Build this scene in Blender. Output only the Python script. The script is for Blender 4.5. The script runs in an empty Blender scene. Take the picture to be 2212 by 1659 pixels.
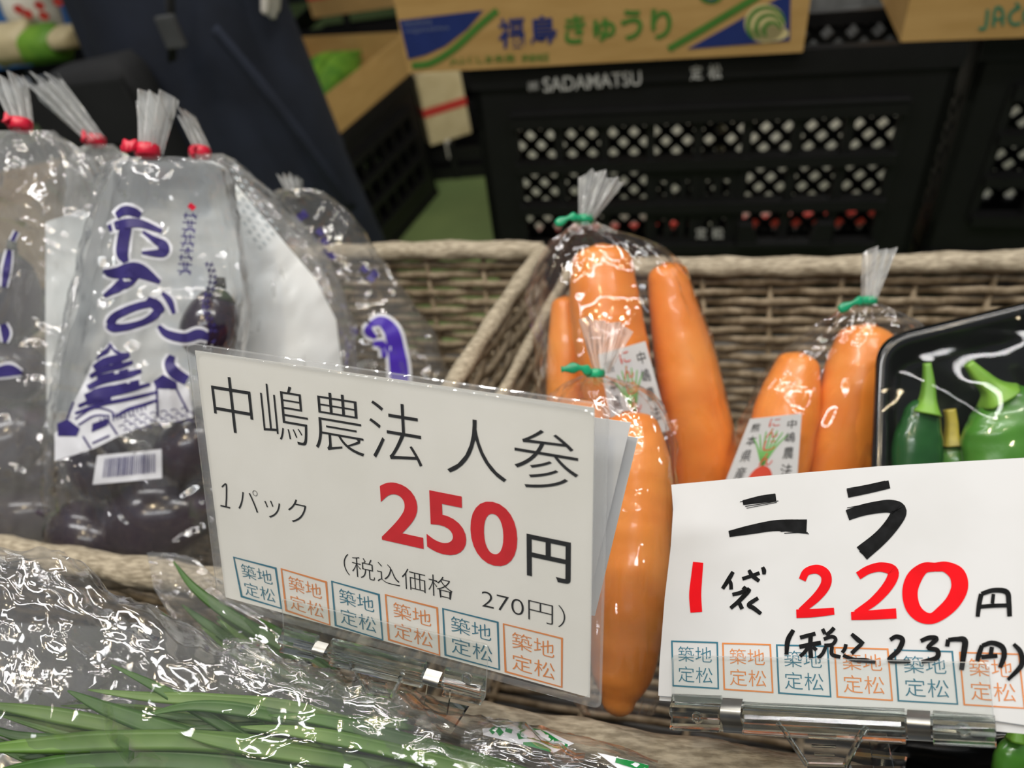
import bpy, bmesh, math, random
import numpy as np
from mathutils import Vector, Matrix, noise, geometry
from mathutils.bvhtree import BVHTree
random.seed(7)
SC = bpy.context.scene
COL = SC.collection
PI = math.pi

# ------------------------------------------------------------------ camera
F, CX, CY = 1600.0, 1106.0, 829.5
dn = np.array([358, 1830, 1600.0]); dn /= np.linalg.norm(dn)
xx = np.array([9590, 57, -1600.0]); xx /= np.linalg.norm(xx)
xx -= dn * (xx @ dn); xx /= np.linalg.norm(xx)
R = np.array([xx, np.cross(-dn, xx), -dn])          # camera (right, down, forward) -> world
EYE = np.array([0, 0, 1.0])
cd = bpy.data.cameras.new('camera'); cam = bpy.data.objects.new('camera', cd); COL.objects.link(cam)
M = Matrix(((R[0, 0], -R[0, 1], -R[0, 2], 0), (R[1, 0], -R[1, 1], -R[1, 2], 0), (R[2, 0], -R[2, 1], -R[2, 2], 1.0), (0, 0, 0, 1)))
cam.matrix_world = M
cd.sensor_width = 36; cd.lens = 36 * F / 2212; cd.clip_start = .01; cd.clip_end = 50
cd.dof.use_dof = True; cd.dof.focus_distance = .305; cd.dof.aperture_fstop = 7.0
SC.camera = cam
# ------------------------------------------------------------------ world, lights, exposure
w = bpy.data.worlds.new('world'); SC.world = w; w.use_nodes = True
w.node_tree.nodes['Background'].inputs[0].default_value = (.80, .88, 1, 1)
w.node_tree.nodes['Background'].inputs[1].default_value = .13
def area(name, loc, sx, sy, power, col=(1, .97, .92), target=None):
    l = bpy.data.lights.new(name, 'AREA'); l.shape = 'RECTANGLE'; l.size = sx; l.size_y = sy; l.energy = power; l.color = col
    o = bpy.data.objects.new(name, l); COL.objects.link(o); o.location = loc
    if target is not None: o.rotation_euler = (Vector(target) - Vector(loc)).to_track_quat('-Z', 'Y').to_euler()
    return o
area('ceiling_tube', (-.75, .05, 2.5), 1.2, .07, 15.5, (1, .99, .98))
area('ceiling_tube', (.75, .05, 2.5), 1.2, .07, 12.5, (1, .99, .98))
area('ceiling_tube', (-.9, 1.0, 2.6), 1.2, .07, 11, (1, .985, .965))
area('ceiling_tube', (.8, 1.0, 2.6), 1.2, .07, 11, (1, .985, .965))
area('ceiling_tube', (0, -.9, 2.4), 1.2, .07, 9, (.95, .98, 1))
area('added_fill', (.12, 1.47, .80), 1.0, .05, 3.0, (1, .97, .88), (.12, 1.75, .25))  # added fill light, hidden behind the carton, brightens the foam boxes
area('spot_lamp', (-.35, -.25, 2.2), .06, .06, 3.5, (1, .80, .5), (0, .3, .6))
for bx, by in ((-.8, .5), (-.1, .35), (.4, .6), (.05, -.5), (-.6, -.7), (.9, .1)): area('spot_lamp', (bx, by, 2.3), .05, .05, 1.1, (1, .82, .55), (bx * .3, .3, .6))
area('spot_lamp', (.55, -.35, 2.2), .06, .06, 1.6, (1, .84, .6), (0, .3, .6))
SC.view_settings.view_transform = 'Standard'; SC.view_settings.look = 'None'
SC.view_settings.exposure = 0.0; SC.view_settings.gamma = 1; SC.view_settings.use_curve_mapping = False
SC.cycles.transparent_max_bounces = 40
SC.cycles.max_bounces = 10
SC.cycles.sample_clamp_indirect = 6

# ------------------------------------------------------------------ coordinates
def ray(px, py): return R @ np.array([(px - CX) / F, (py - CY) / F, 1.0])
def W(px, py, t): return Vector(EYE + ray(px, py) * t)
def WY(px, py, Y): r = ray(px, py); return Vector(EYE + r * (Y / r[1]))
def WZ(px, py, z): r = ray(px, py); return Vector(EYE + r * ((z - 1.0) / r[2]))
FWD = Vector(R[:, 2]); RIGHT = Vector(R[:, 0]); UPV = -Vector(R[:, 1])

# ------------------------------------------------------------------ materials
def lin(c):
    if isinstance(c, str): c = [int(c[i:i + 2], 16) / 255 for i in (0, 2, 4)]
    return tuple((x / 12.92 if x <= .04045 else ((x + .055) / 1.055) ** 2.4) for x in c) + (1,)
MATS = {}
def mat(name, c, rough=.5, c2=None, scale=40, stretch=(1, 1, 1), bump=0, bscale=None, metal=0, spec=.5, coat=0, sss=0, trans=0, detail=3, bdist=.001):
    if name in MATS: return MATS[name]
    m = bpy.data.materials.new(name); m.use_nodes = True; MATS[name] = m
    nt = m.node_tree; N = nt.nodes; L = nt.links; b = N['Principled BSDF']
    tc = N.new('ShaderNodeTexCoord'); mp = N.new('ShaderNodeMapping'); mp.inputs['Scale'].default_value = stretch
    L.new(tc.outputs['Object'], mp.inputs[0])
    nz = N.new('ShaderNodeTexNoise'); nz.inputs['Scale'].default_value = scale; nz.inputs['Detail'].default_value = detail
    L.new(mp.outputs[0], nz.inputs[0])
    mx = N.new('ShaderNodeMix'); mx.data_type = 'RGBA'
    a = lin(c); c2 = lin(c2) if c2 else tuple(x * .9 for x in a[:3]) + (1,)
    mx.inputs[6].default_value = a; mx.inputs[7].default_value = c2
    rp = N.new('ShaderNodeMapRange'); rp.inputs[1].default_value = .35; rp.inputs[2].default_value = .65
    L.new(nz.outputs[0], rp.inputs[0]); L.new(rp.outputs[0], mx.inputs[0]); L.new(mx.outputs[2], b.inputs['Base Color'])
    b.inputs['Roughness'].default_value = rough; b.inputs['Metallic'].default_value = metal
    b.inputs['Specular IOR Level'].default_value = spec; b.inputs['Coat Weight'].default_value = coat; b.inputs['Coat Roughness'].default_value = .08
    if sss:
        b.inputs['Subsurface Weight'].default_value = sss; b.inputs['Subsurface Radius'].default_value = (1, .4, .15); b.inputs['Subsurface Scale'].default_value = .006
    if bump:
        bz = N.new('ShaderNodeTexNoise'); bz.inputs['Scale'].default_value = bscale or scale; bz.inputs['Detail'].default_value = 4
        L.new(mp.outputs[0], bz.inputs[0])
        bp = N.new('ShaderNodeBump'); bp.inputs['Strength'].default_value = bump; bp.inputs['Distance'].default_value = bdist
        L.new(bz.outputs[0], bp.inputs['Height']); L.new(bp.outputs[0], b.inputs['Normal'])
    if trans:
        tr = N.new('ShaderNodeBsdfTranslucent'); L.new(mx.outputs[2], tr.inputs[0])
        ms = N.new('ShaderNodeMixShader'); ms.inputs[0].default_value = trans
        L.new(b.outputs[0], ms.inputs[1]); L.new(tr.outputs[0], ms.inputs[2]); L.new(ms.outputs[0], N['Material Output'].inputs[0])
    return m
def film(name, haze=.03, crinkle=.6, scale=18, f0=.07, fmax=.8, rough=.06, tint='ffffff', bdist=.004, gloss='ffffff', stretch=(1, 1, 1), hazecol='f4f6f6'):
    """clear wrapping: see-through, glossy towards grazing angles, a little milky"""
    if name in MATS: return MATS[name]
    m = bpy.data.materials.new(name); m.use_nodes = True; MATS[name] = m
    nt = m.node_tree; N = nt.nodes; L = nt.links; N.remove(N['Principled BSDF'])
    tc = N.new('ShaderNodeTexCoord'); mp = N.new('ShaderNodeMapping'); mp.inputs['Scale'].default_value = stretch
    L.new(tc.outputs['Object'], mp.inputs[0])
    tp = N.new('ShaderNodeBsdfTransparent'); tp.inputs[0].default_value = lin(tint)
    gl = N.new('ShaderNodeBsdfGlossy'); gl.inputs['Roughness'].default_value = rough; gl.inputs[0].default_value = lin(gloss)
    lw = N.new('ShaderNodeLayerWeight'); lw.inputs[0].default_value = .5
    pw = N.new('ShaderNodeMath'); pw.operation = 'POWER'; pw.inputs[1].default_value = 3.2
    mr = N.new('ShaderNodeMapRange'); mr.inputs[3].default_value = f0; mr.inputs[4].default_value = fmax
    L.new(lw.outputs['Facing'], pw.inputs[0]); L.new(pw.outputs[0], mr.inputs[0])
    if crinkle:
        nz = N.new('ShaderNodeTexNoise'); nz.noise_type = 'RIDGED_MULTIFRACTAL'; nz.inputs['Scale'].default_value = scale; nz.inputs['Detail'].default_value = 2.5; nz.inputs['Distortion'].default_value = .6
        L.new(mp.outputs[0], nz.inputs[0])
        n2 = N.new('ShaderNodeTexNoise'); n2.inputs['Scale'].default_value = scale * .45; n2.inputs['Detail'].default_value = 2; n2.inputs['Distortion'].default_value = 1.2
        L.new(mp.outputs[0], n2.inputs[0])
        ad = N.new('ShaderNodeMath'); ad.operation = 'MULTIPLY_ADD'; ad.inputs[1].default_value = 2.5
        L.new(n2.outputs[0], ad.inputs[0]); L.new(nz.outputs[0], ad.inputs[2])
        bp = N.new('ShaderNodeBump'); bp.inputs['Strength'].default_value = crinkle; bp.inputs['Distance'].default_value = bdist
        L.new(ad.outputs[0], bp.inputs['Height']); L.new(bp.outputs[0], gl.inputs['Normal']); L.new(bp.outputs[0], lw.inputs['Normal'])
    df = N.new('ShaderNodeBsdfDiffuse'); df.inputs[0].default_value = lin(hazecol)
    tl = N.new('ShaderNodeBsdfTranslucent'); tl.inputs[0].default_value = lin(hazecol)
    hz = N.new('ShaderNodeMixShader'); hz.inputs[0].default_value = .4; L.new(df.outputs[0], hz.inputs[1]); L.new(tl.outputs[0], hz.inputs[2])
    m1 = N.new('ShaderNodeMixShader'); m1.inputs[0].default_value = haze; L.new(tp.outputs[0], m1.inputs[1]); L.new(hz.outputs[0], m1.inputs[2])
    m2 = N.new('ShaderNodeMixShader'); L.new(mr.outputs[0], m2.inputs[0]); L.new(m1.outputs[0], m2.inputs[1]); L.new(gl.outputs[0], m2.inputs[2])
    L.new(m2.outputs[0], N['Material Output'].inputs[0])
    return m

PAPER = mat('card_paper', 'e0dfda', .55, 'dbdad4', 30, coat=.0)
PAPERW = mat('white_paper', 'd3d4d6', .6, 'cdcecf', 25, bump=.08, bscale=14)
INK = mat('black_ink', '141517', .7, '1c1d20', 200, spec=.12)
INKR = mat('red_ink', 'cc1f29', .7, 'c01b24', 120, spec=.12)
MARK = mat('black_marker', '101112', .7, '1b1c1e', 260, spec=.12)
MARKR = mat('red_marker', 'e8141e', .7, 'd5121b', 60, spec=.1)
TEAL = mat('teal_ink', '2b6f86', .5)
ORNG = mat('orange_ink', 'd98545', .5)
GREYINK = mat('grey_ink', 'a9a9a6', .5)
LAMI = film('laminate_film', .03, .10, 30, .035, .55, .04, bdist=.001)
ACRYL = film('clear_acrylic', .012, .0, 10, .03, .35, .04, tint='fcfdfc')
EDGEHL = film('painted_edge_highlight', .16, .0, 10, .10, .8, .10)  # milky colour on the plate rim stands in for its edge highlight
def glass(name, col, rough=.05, ior=1.3):
    m = bpy.data.materials.new(name); m.use_nodes = True; b = m.node_tree.nodes['Principled BSDF']; b.inputs['Base Color'].default_value = lin(col)
    b.inputs['Roughness'].default_value = rough; b.inputs['Transmission Weight'].default_value = 1; b.inputs['IOR'].default_value = ior; return m
GLASS = glass('moulded_clear_plastic', 'f2f5f2')
STEEL = mat('spring_steel', 'a8a6a0', .34, '8a8882', 60, metal=1)
FILM = film('clear_film', .014, 1.0, 22, .07, .75, .07, bdist=.010, stretch=(1, 1, .45))
FILMC = film('crinkled_film', .06, 1.0, 30, .09, .8, .08, bdist=.014)
FILMG = film('gathered_film', .50, .9, 90, .10, .8, .14, bdist=.004, stretch=(1, 1, .3))
FILMX = film('crushed_film', .025, 1.0, 10, .12, .85, .07, bdist=.036)
FILMH = film('hazy_film', .22, 1.0, 34, .10, .8, .09, bdist=.014)
FILMF = film('tube_film', .06, 1.0, 24, .09, .8, .07, bdist=.012, stretch=(.6, 1, 1))
WRAP = film('stretch_wrap', .006, .6, 14, .014, .45, .04, bdist=.006)
CARROT = mat('carrot_skin', 'e58634', .34, 'ec9846', 24, (1, 1, 1), .35, 70, sss=.15, coat=.25)
CARROTTOP = mat('carrot_crown', 'c8641c', .6, '8a5a22', 160)
TIE = mat('green_tie', '1fb07c', .35, '15946a', 60, coat=.3, trans=.2)
WICKER = mat('wicker_strand', 'a89880', .6, '77674f', 90, (1, 1, 1), .5, 300)
WICKRIM = mat('wicker_rim', 'b9ad97', .65, '857a66', 120, (1, 4, 4), .7, 260)
EGG = mat('eggplant_skin', '2a1830', .22, '1c1024', 20, coat=.5)
EGGCAL = mat('eggplant_calyx', '4a3d4e', .6, '3a4a30', 50)
PURPLE = mat('purple_print', '3c3478', .45, '322a68', 80)
WHITEPR = mat('white_print', 'e4e6ee', .45)
BARC = mat('barcode_print', '39356e', .5)
WHITEPL = mat('white_plastic', 'f4f7f8', .35, 'eaf0f3', 14, bump=.25, bscale=16, bdist=.004, trans=.15)
REDT = mat('red_tape', 'd41f3c', .35, 'c01834', 60)
PINKT = mat('pink_tape', 'e9b7bf', .4, 'd98f9c', 300)
LEAF = mat('chive_leaf', '567f38', .42, '3d6428', 30, (1, 1, 1), .2, 60, trans=.3)
LEAF2 = mat('chive_leaf_light', '789a4c', .42, '5c8338', 30, trans=.3)
PEP = mat('pepper_skin', '3a7020', .28, '4c8530', 30, bump=.5, bscale=60, coat=.35)
PEPD = mat('pepper_skin_dark', '1c4a22', .25, '235626', 30, bump=.4, bscale=60, coat=.35)
STEM = mat('pepper_stem', '7fae3e', .45, '639432', 60, (1, 1, .3))
STEMY = mat('pepper_stem_dry', 'a89a3a', .5, '6e6a2c', 80)
TRAY = mat('black_tray', '0d0f10', .22, '121415', 30, coat=.4)
CARD = mat('cardboard', 'b8955a', .8, 'ae8b50', 12, (1, 1, 6), .1, 200)
CARDD = mat('cardboard_dark', 'ab8a54', .8, '9f7f4b', 12)
PBLUE = mat('blue_carton_print', '24346f', .8, spec=.2)
PGREEN = mat('green_carton_print', '4a7d34', .8, spec=.2)
PCREAM = mat('cream_carton_print', 'cfc18a', .6)
PTEALG = mat('teal_carton_print', '2e7d5e', .6)
BLACKP = mat('black_plastic', '0a0a0b', .5, '0e0e0f', 30)
GREYP = mat('grey_plastic', '4a4b4c', .45, '3c3d3e', 20)
GREYL = mat('grey_plastic_light', '77797b', .4, '6b6d70', 20)
CRWH = mat('crate_lettering', 'b9b9b4', .6)
FOAM = mat('white_foam', 'e8e5d8', .8, 'ddd9ca', 40)
FLOOR = mat('green_floor', '7c8f58', .55, '6e8250', 4, bump=.1, bscale=40)
DARKWALL = mat('dark_wall', '16171a', .8)
NAVY = mat('navy_cloth', '1a2130', .9, '141a27', 14, bump=.2, bscale=700)
BLACKC = mat('black_cloth', '111214', .85, '18191b', 14, bump=.2, bscale=500)
GLOVE = mat('white_glove', 'd9d4ca', .8)
HAIR = mat('dark_hair', '14110f', .6)
SKIN = mat('skin', 'c99877', .5, sss=.1)
VEGG = mat('leafy_green', '86b83a', .5, '5c9430', 16, bump=.3, trans=.2)
CREAMP = mat('cream_plastic', 'd2c39a', .5, 'c2b288', 20)
REDP = mat('red_print', 'c23b33', .5)
BLUEP = mat('blue_plastic', '3f74b5', .4)
COUNTER = mat('grey_counter', '5a5854', .5, '52504c', 8)

# ------------------------------------------------------------------ object helpers
def setp(o, label=None, cat=None, group=None, kind=None):
    if label: o['label'] = label
    if cat: o['category'] = cat
    if group: o['group'] = group
    if kind: o['kind'] = kind
    return o
def wloc(o):
    v = Vector()
    while o is not None: v += o.location; o = o.parent
    return v
def thing(name, label, cat, loc, group=None):
    o = bpy.data.objects.new(name, None); COL.objects.link(o); o.location = loc; o.empty_display_size = .02
    return setp(o, label, cat, group)
class MB:
    def __init__(s): s.v = []; s.f = []; s.m = []; s.mats = []
    def mi(s, m):
        if m not in s.mats: s.mats.append(m)
        return s.mats.index(m)
    def add(s, vs, fs, m):
        n = len(s.v); s.v += [Vector(v) for v in vs]; k = s.mi(m)
        for f in fs: s.f.append([i + n for i in f]); s.m.append(k)
        return s
    def box(s, a, b, m, fr=None):
        """axis box a..b, optionally in frame fr = (O, U, V, N)"""
        vs = [(x, y, z) for x in (a[0], b[0]) for y in (a[1], b[1]) for z in (a[2], b[2])]
        if fr: vs = [fr[0] + fr[1] * x + fr[2] * y + fr[3] * z for x, y, z in vs]
        return s.add(vs, [(0, 1, 3, 2), (4, 6, 7, 5), (0, 4, 5, 1), (2, 3, 7, 6), (0, 2, 6, 4), (1, 5, 7, 3)], m)
    def prism(s, poly, n0, n1, m, fr):
        k = len(poly)
        vs = [fr[0] + fr[1] * x + fr[2] * y + fr[3] * n0 for x, y in poly] + [fr[0] + fr[1] * x + fr[2] * y + fr[3] * n1 for x, y in poly]
        return s.add(vs, [list(range(k)), list(range(2 * k - 1, k - 1, -1))] + [(i, i + k, (i + 1) % k + k, (i + 1) % k) for i in range(k)], m)
    def rings(s, rings, m, cap0=True, cap1=True, closed=True):
        n = len(rings[0]); vs = [p for r in rings for p in r]; fs = []
        for i in range(len(rings) - 1):
            for j in range(n if closed else n - 1):
                fs.append((i * n + j, i * n + (j + 1) % n, (i + 1) * n + (j + 1) % n, (i + 1) * n + j))
        if cap0: fs.append(tuple(range(n - 1, -1, -1)))
        if cap1: fs.append(tuple((len(rings) - 1) * n + j for j in range(n)))
        return s.add(vs, fs, m)
    def tube(s, pts, rad, m, sides=8, flat=1.0, up=None):
        pts = [Vector(p) for p in pts]; rs = []
        for i, p in enumerate(pts):
            d = (pts[min(i + 1, len(pts) - 1)] - pts[max(i - 1, 0)]).normalized()
            u = up or (Vector((0, 0, 1)) if abs(d.z) < .9 else Vector((1, 0, 0)))
            a = d.cross(u).normalized(); b = a.cross(d).normalized()
            r = rad[i] if hasattr(rad, '__len__') else rad
            rs.append([p + a * (math.cos(2 * PI * j / sides) * r * flat) + b * (math.sin(2 * PI * j / sides) * r) for j in range(sides)])
        return s.rings(rs, m)
    def build(s, name, parent=None, smooth=True, bevel=0, base=None):
        me = bpy.data.meshes.new(name)
        vs = s.v
        if parent is not None: off = wloc(parent)
        else:
            lo = [min(v[i] for v in vs) for i in range(3)]; hi = [max(v[i] for v in vs) for i in range(3)]
            off = Vector(base) if base else Vector(((lo[0] + hi[0]) / 2, (lo[1] + hi[1]) / 2, lo[2]))
        me.from_pydata([v - off for v in vs], [], s.f)
        for m in s.mats: me.materials.append(m)
        me.polygons.foreach_set('material_index', s.m)
        me.polygons.foreach_set('use_smooth', [smooth] * len(s.f))
        bm = bmesh.new(); bm.from_mesh(me)
        bmesh.ops.remove_doubles(bm, verts=bm.verts, dist=1e-7)
        if bevel: bmesh.ops.bevel(bm, geom=bm.edges[:], offset=bevel, segments=2, affect='EDGES', profile=.6)
        bm.to_mesh(me); bm.free(); me.update()
        o = bpy.data.objects.new(name, me); COL.objects.link(o)
        if parent is not None: o.parent = parent
        else: o.location = off
        return o
def catmull(pts, n):
    pts = [np.array(p, float) for p in pts]
    P = [2 * pts[0] - pts[1]] + pts + [2 * pts[-1] - pts[-2]]; out = []
    for i in range(1, len(P) - 2):
        for k in range(n):
            t = k / n; a, b, c, d = P[i - 1], P[i], P[i + 1], P[i + 2]
            out.append(.5 * (2 * b + (c - a) * t + (2 * a - 5 * b + 4 * c - d) * t * t + (3 * b - a - 3 * c + d) * t ** 3))
    out.append(pts[-1]); return out

# ------------------------------------------------------------------ lettering
_tx = {}
def glyphs(s, off=0.0):
    """2D triangles of a string, scaled to the unit box (x right, y down)"""
    key = (s, off)
    if key in _tx: return _tx[key]
    c = bpy.data.curves.new('t', 'FONT'); c.body = s; c.size = 1; c.offset = off; c.fill_mode = 'FRONT'; c.resolution_u = 6
    o = bpy.data.objects.new('t', c); COL.objects.link(o)
    bpy.context.view_layer.update()
    ev = o.evaluated_get(bpy.context.evaluated_depsgraph_get()); me = ev.to_mesh()
    vs = [(v.co.x, v.co.y) for v in me.vertices]; fs = [list(p.vertices) for p in me.polygons]
    ev.to_mesh_clear(); bpy.data.objects.remove(o); bpy.data.curves.remove(c)
    x0 = min(v[0] for v in vs); x1 = max(v[0] for v in vs); y0 = min(v[1] for v in vs); y1 = max(v[1] for v in vs)
    vs = [((x - x0) / (x1 - x0 + 1e-9), (y1 - y) / (y1 - y0 + 1e-9)) for x, y in vs]
    _tx[key] = (vs, fs); return _tx[key]
def homog(q):
    """unit square -> pixel quad TL TR BR BL"""
    A = []; b = []
    for (u, v), (x, y) in zip([(0, 0), (1, 0), (1, 1), (0, 1)], q):
        A += [[u, v, 1, 0, 0, 0, -u * x, -v * x], [0, 0, 0, u, v, 1, -u * y, -v * y]]; b += [x, y]
    h = np.append(np.linalg.solve(np.array(A, float), np.array(b, float)), 1).reshape(3, 3)
    def f(u, v):
        p = h @ np.array([u, v, 1]); return p[0] / p[2], p[1] / p[2]
    hi = np.linalg.inv(h)
    def g(x, y):
        p = hi @ np.array([x, y, 1]); return p[0] / p[2], p[1] / p[2]
    return f, g
def stroke_poly(pts, wd, n=6):
    """quads of a brush stroke through pts with widths wd (number or list)"""
    ws = wd if hasattr(wd, '__len__') else [wd] * len(pts)
    c = catmull([(p[0], p[1], q) for p, q in zip(pts, ws)], n) if len(pts) > 1 else []
    L = []; Rr = []
    for i, p in enumerate(c):
        d = c[min(i + 1, len(c) - 1)][:2] - c[max(i - 1, 0)][:2]; d = d / (np.linalg.norm(d) + 1e-9); nrm = np.array([-d[1], d[0]])
        L.append(p[:2] + nrm * p[2] / 2); Rr.append(p[:2] - nrm * p[2] / 2)
    k = len(c)
    return [tuple(p) for p in L + Rr], [(i, i + 1, k + i + 1, k + i) for i in range(k - 1)]

class Plane:
    """a flat card: lettering measured on the photograph lands on its surface"""
    def __init__(s, tl, tr, bl, lift=0):
        s.O = Vector(tl); s.U = (Vector(tr) - s.O).normalized(); v = Vector(bl) - s.O
        s.V = (v - s.U * v.dot(s.U)).normalized(); s.N = s.U.cross(s.V).normalized()
        if s.N.dot(Vector(EYE) - s.O) < 0: s.N = -s.N
        s.fr = (s.O, s.U, s.V, s.N)
    def hit(s, px, py, lift=0):
        r = Vector(ray(px, py)); o = Vector(EYE); q = s.O + s.N * lift
        return o + r * ((q - o).dot(s.N) / r.dot(s.N))
    def uv(s, px, py, lift=0):
        d = s.hit(px, py, lift) - s.O; return d.dot(s.U), d.dot(s.V)
    def strokes(s, mb, pts, wd, m, lift=.0003):
        vs, fs = stroke_poly(pts, wd); mb.add([s.hit(*p, lift) for p in vs], fs, m)
    def text(s, mb, st, quad, m, off=0, lift=.0003, f=None, rect=None):
        vs, fs = glyphs(st, off)
        if rect: g = lambda u, v: f(rect[0] + (rect[2] - rect[0]) * u, rect[1] + (rect[3] - rect[1]) * v)
        else: g = homog(quad)[0]
        mb.add([s.hit(*g(*v), lift) for v in vs], fs, m)
    def poly(s, mb, pts, m, lift=.0003):
        mb.add([s.hit(*p, lift) for p in pts], [tuple(range(len(pts)))], m)
    def frame(s, mb, q, wd, m, lift=.0003):
        q = [np.array(p, float) for p in q]; c = sum(q) / 4
        inn = [p + (c - p) * (wd / np.linalg.norm(c - p) * 1.41) for p in q]
        mb.add([s.hit(*p, lift) for p in q + inn], [(i, (i + 1) % 4, 4 + (i + 1) % 4, 4 + i) for i in range(4)], m)
def stamp(pl, mb, q, m, lift=.0003):
    pl.frame(mb, q, 3.4, m, lift); f = homog(q)[0]
    pl.text(mb, '築地', None, m, -.008, lift, f, (.15, .12, .86, .45)); pl.text(mb, '定松', None, m, -.008, lift, f, (.14, .55, .87, .89))

class Skin:
    """prints that follow a curved surface"""
    def __init__(s, obj_verts, faces): s.b = BVHTree.FromPolygons([tuple(v) for v in obj_verts], faces)
    def hit(s, px, py, lift):
        d = Vector(ray(px, py)).normalized(); h = s.b.ray_cast(Vector(EYE), d)
        return h[0] - d * lift if h[0] is not None else None
    def put(s, mb, vs, fs, m, lift=.0006):
        P = [s.hit(*v, lift) for v in vs]
        ok = [f for f in fs if all(P[i] is not None for i in f)]
        used = sorted({i for f in ok for i in f}); ix = {i: k for k, i in enumerate(used)}
        if ok: mb.add([P[i] for i in used], [[ix[i] for i in f] for f in ok], m)
    def stroke(s, mb, pts, wd, m, lift=.0006, n=6): s.put(mb, *stroke_poly(pts, wd, n), m, lift)
    def patch(s, mb, poly, m, step=12, lift=.0004):
        xs = [p[0] for p in poly]; ys = [p[1] for p in poly]; pts = []
        for i in range(len(poly)):
            a, b = np.array(poly[i], float), np.array(poly[(i + 1) % len(poly)], float); k = max(1, int(np.linalg.norm(b - a) / step))
            pts += [Vector(a + (b - a) * j / k) for j in range(k)]
        nb = len(pts); x = min(xs) + step / 2
        while x < max(xs):
            y = min(ys) + step / 2
            while y < max(ys): pts.append(Vector((x, y))); y += step
            x += step
        r = geometry.delaunay_2d_cdt(pts, [(i, (i + 1) % nb) for i in range(nb)], [], 1, 1e-3)
        s.put(mb, [tuple(v) for v in r[0]], [tuple(f) for f in r[2]], m, lift)
    def text(s, mb, st, quad, m, off=0, lift=.0006):
        vs, fs = glyphs(st, off); f = homog(quad)[0]; s.put(mb, [f(*v) for v in vs], fs, m, lift)
def build_print(mb, name, parent):
    return mb.build(name, parent, smooth=True) if mb.f else None

# ------------------------------------------------------------------ soft bodies described by cross-sections
def loft(secs, seg=40, per=6, ex=2.4, crumple=.0, fold=0.0, nfold=14, seed=0, squash=1.0, crease=0):
    """secs: (left px, right px, depth, half thickness). Returns rings of world points"""
    A = [(W(l[0], l[1], t), W(r[0], r[1], t), th) for l, r, t, th in secs]
    A = catmull([tuple(a) + tuple(b) + (th,) for a, b, th in A], per); rings = []
    for i, q in enumerate(A):
        a, b, th = Vector(q[:3]), Vector(q[3:6]), q[6]; c = (a + b) / 2; h = (b - a) / 2
        n = (Vector(EYE) - c); n = (n - h * (n.dot(h) / h.dot(h))).normalized()
        k = i / (len(A) - 1); ring = []
        for j in range(seg):
            an = 2 * PI * j / seg; ca, sa = math.cos(an), math.sin(an)
            x = math.copysign(abs(ca) ** (2 / ex), ca); y = math.copysign(abs(sa) ** (2 / ex), sa)
            p = c + h * x + n * (th * y)
            if crumple:
                d = noise.noise(p * 38 + Vector((seed, 0, 0))) + .6 * (1 - 2 * abs(noise.noise(p * 70 + Vector((0, seed, 0)))))
                p += (p - c).normalized() * d * crumple
            if crease:
                a1 = noise.noise(Vector((ca * 3.2 + seed, sa * 3.2, k * 1.6))); a2 = noise.noise(Vector((ca * 5.5, sa * 5.5 + seed, k * 4 + an)))
                p += (p - c).normalized() * crease * ((1 - min(1, abs(a1) * 5)) ** 2 + .6 * (1 - min(1, abs(a2) * 5)) ** 2)
            if fold:
                g = fold * max(0, 1 - k * 3.0); p = c + (p - c) * (1 + g * math.sin(an * nfold + 2 * math.sin(seed + an)))
            ring.append(p)
        rings.append(ring)
    return rings
def fan(base, tip_l, tip_r, t, seed=0, n=84, rows=14, amp=.004, r0=.004):
    """the gathered, pleated end of a bag above its tie"""
    rnd = random.Random(seed); B = W(*base, t); Lp = W(*tip_l, t); Rp = W(*tip_r, t); vs = []; fs = []
    N = -FWD; ph = [rnd.uniform(0, 6) for _ in range(3)]
    sid = (Rp - Lp).normalized()
    for i in range(rows + 1):
        k = i / rows
        for j in range(n + 1):
            u = j / n; end = Lp.lerp(Rp, u) + (Vector(W(*base, t)) - (Lp + Rp) / 2) * (.05 * math.sin(u * 9 + ph[0]) - .13 * math.sin(PI * u))
            st = B + sid * ((u - .5) * 2 * r0)
            kk = k ** 1.15
            p = st.lerp(end, kk) + N * (amp * (.35 + k) * math.sin(u * 22 + ph[1]) + amp * .45 * math.sin(u * 43 + ph[2] + k * 2))
            p += N * (.0 + .006 * (1 - k) * math.sin(PI * u) - .003)
            vs.append(p)
    for i in range(rows):
        for j in range(n): a = i * (n + 1) + j; fs.append((a, a + 1, a + n + 2, a + n + 1))
    return vs, fs
def rings_mesh(rings, cap=True):
    n = len(rings[0]); vs = [p for r in rings for p in r]
    fs = [(i * n + j, i * n + (j + 1) % n, (i + 1) * n + (j + 1) % n, (i + 1) * n + j) for i in range(len(rings) - 1) for j in range(n)]
    return vs, fs
def tie_band(mb, c, r, m, tail, seed=0, wd=.0035):
    """a twist of tape round the neck with a loose tail; c world, tail world end"""
    ring = []
    for i in range(25):
        a = 2 * PI * i / 24; ring.append(c + RIGHT * (math.cos(a) * r) - FWD * (math.sin(a) * r))
    mb.tube(ring, wd, m, 8, .35, UPV)
    d = tail - c; s = c + d.normalized() * (r * .6) - FWD * r * .8
    pts = catmull([tuple(s), tuple(s.lerp(tail, .4) + UPV * .002 - FWD * .002), tuple(tail)], 6)
    mb.tube(pts, [wd * (.9 + .35 * math.sin(i * 1.1 + seed)) for i in range(len(pts))], m, 8, .28, UPV)

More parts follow.
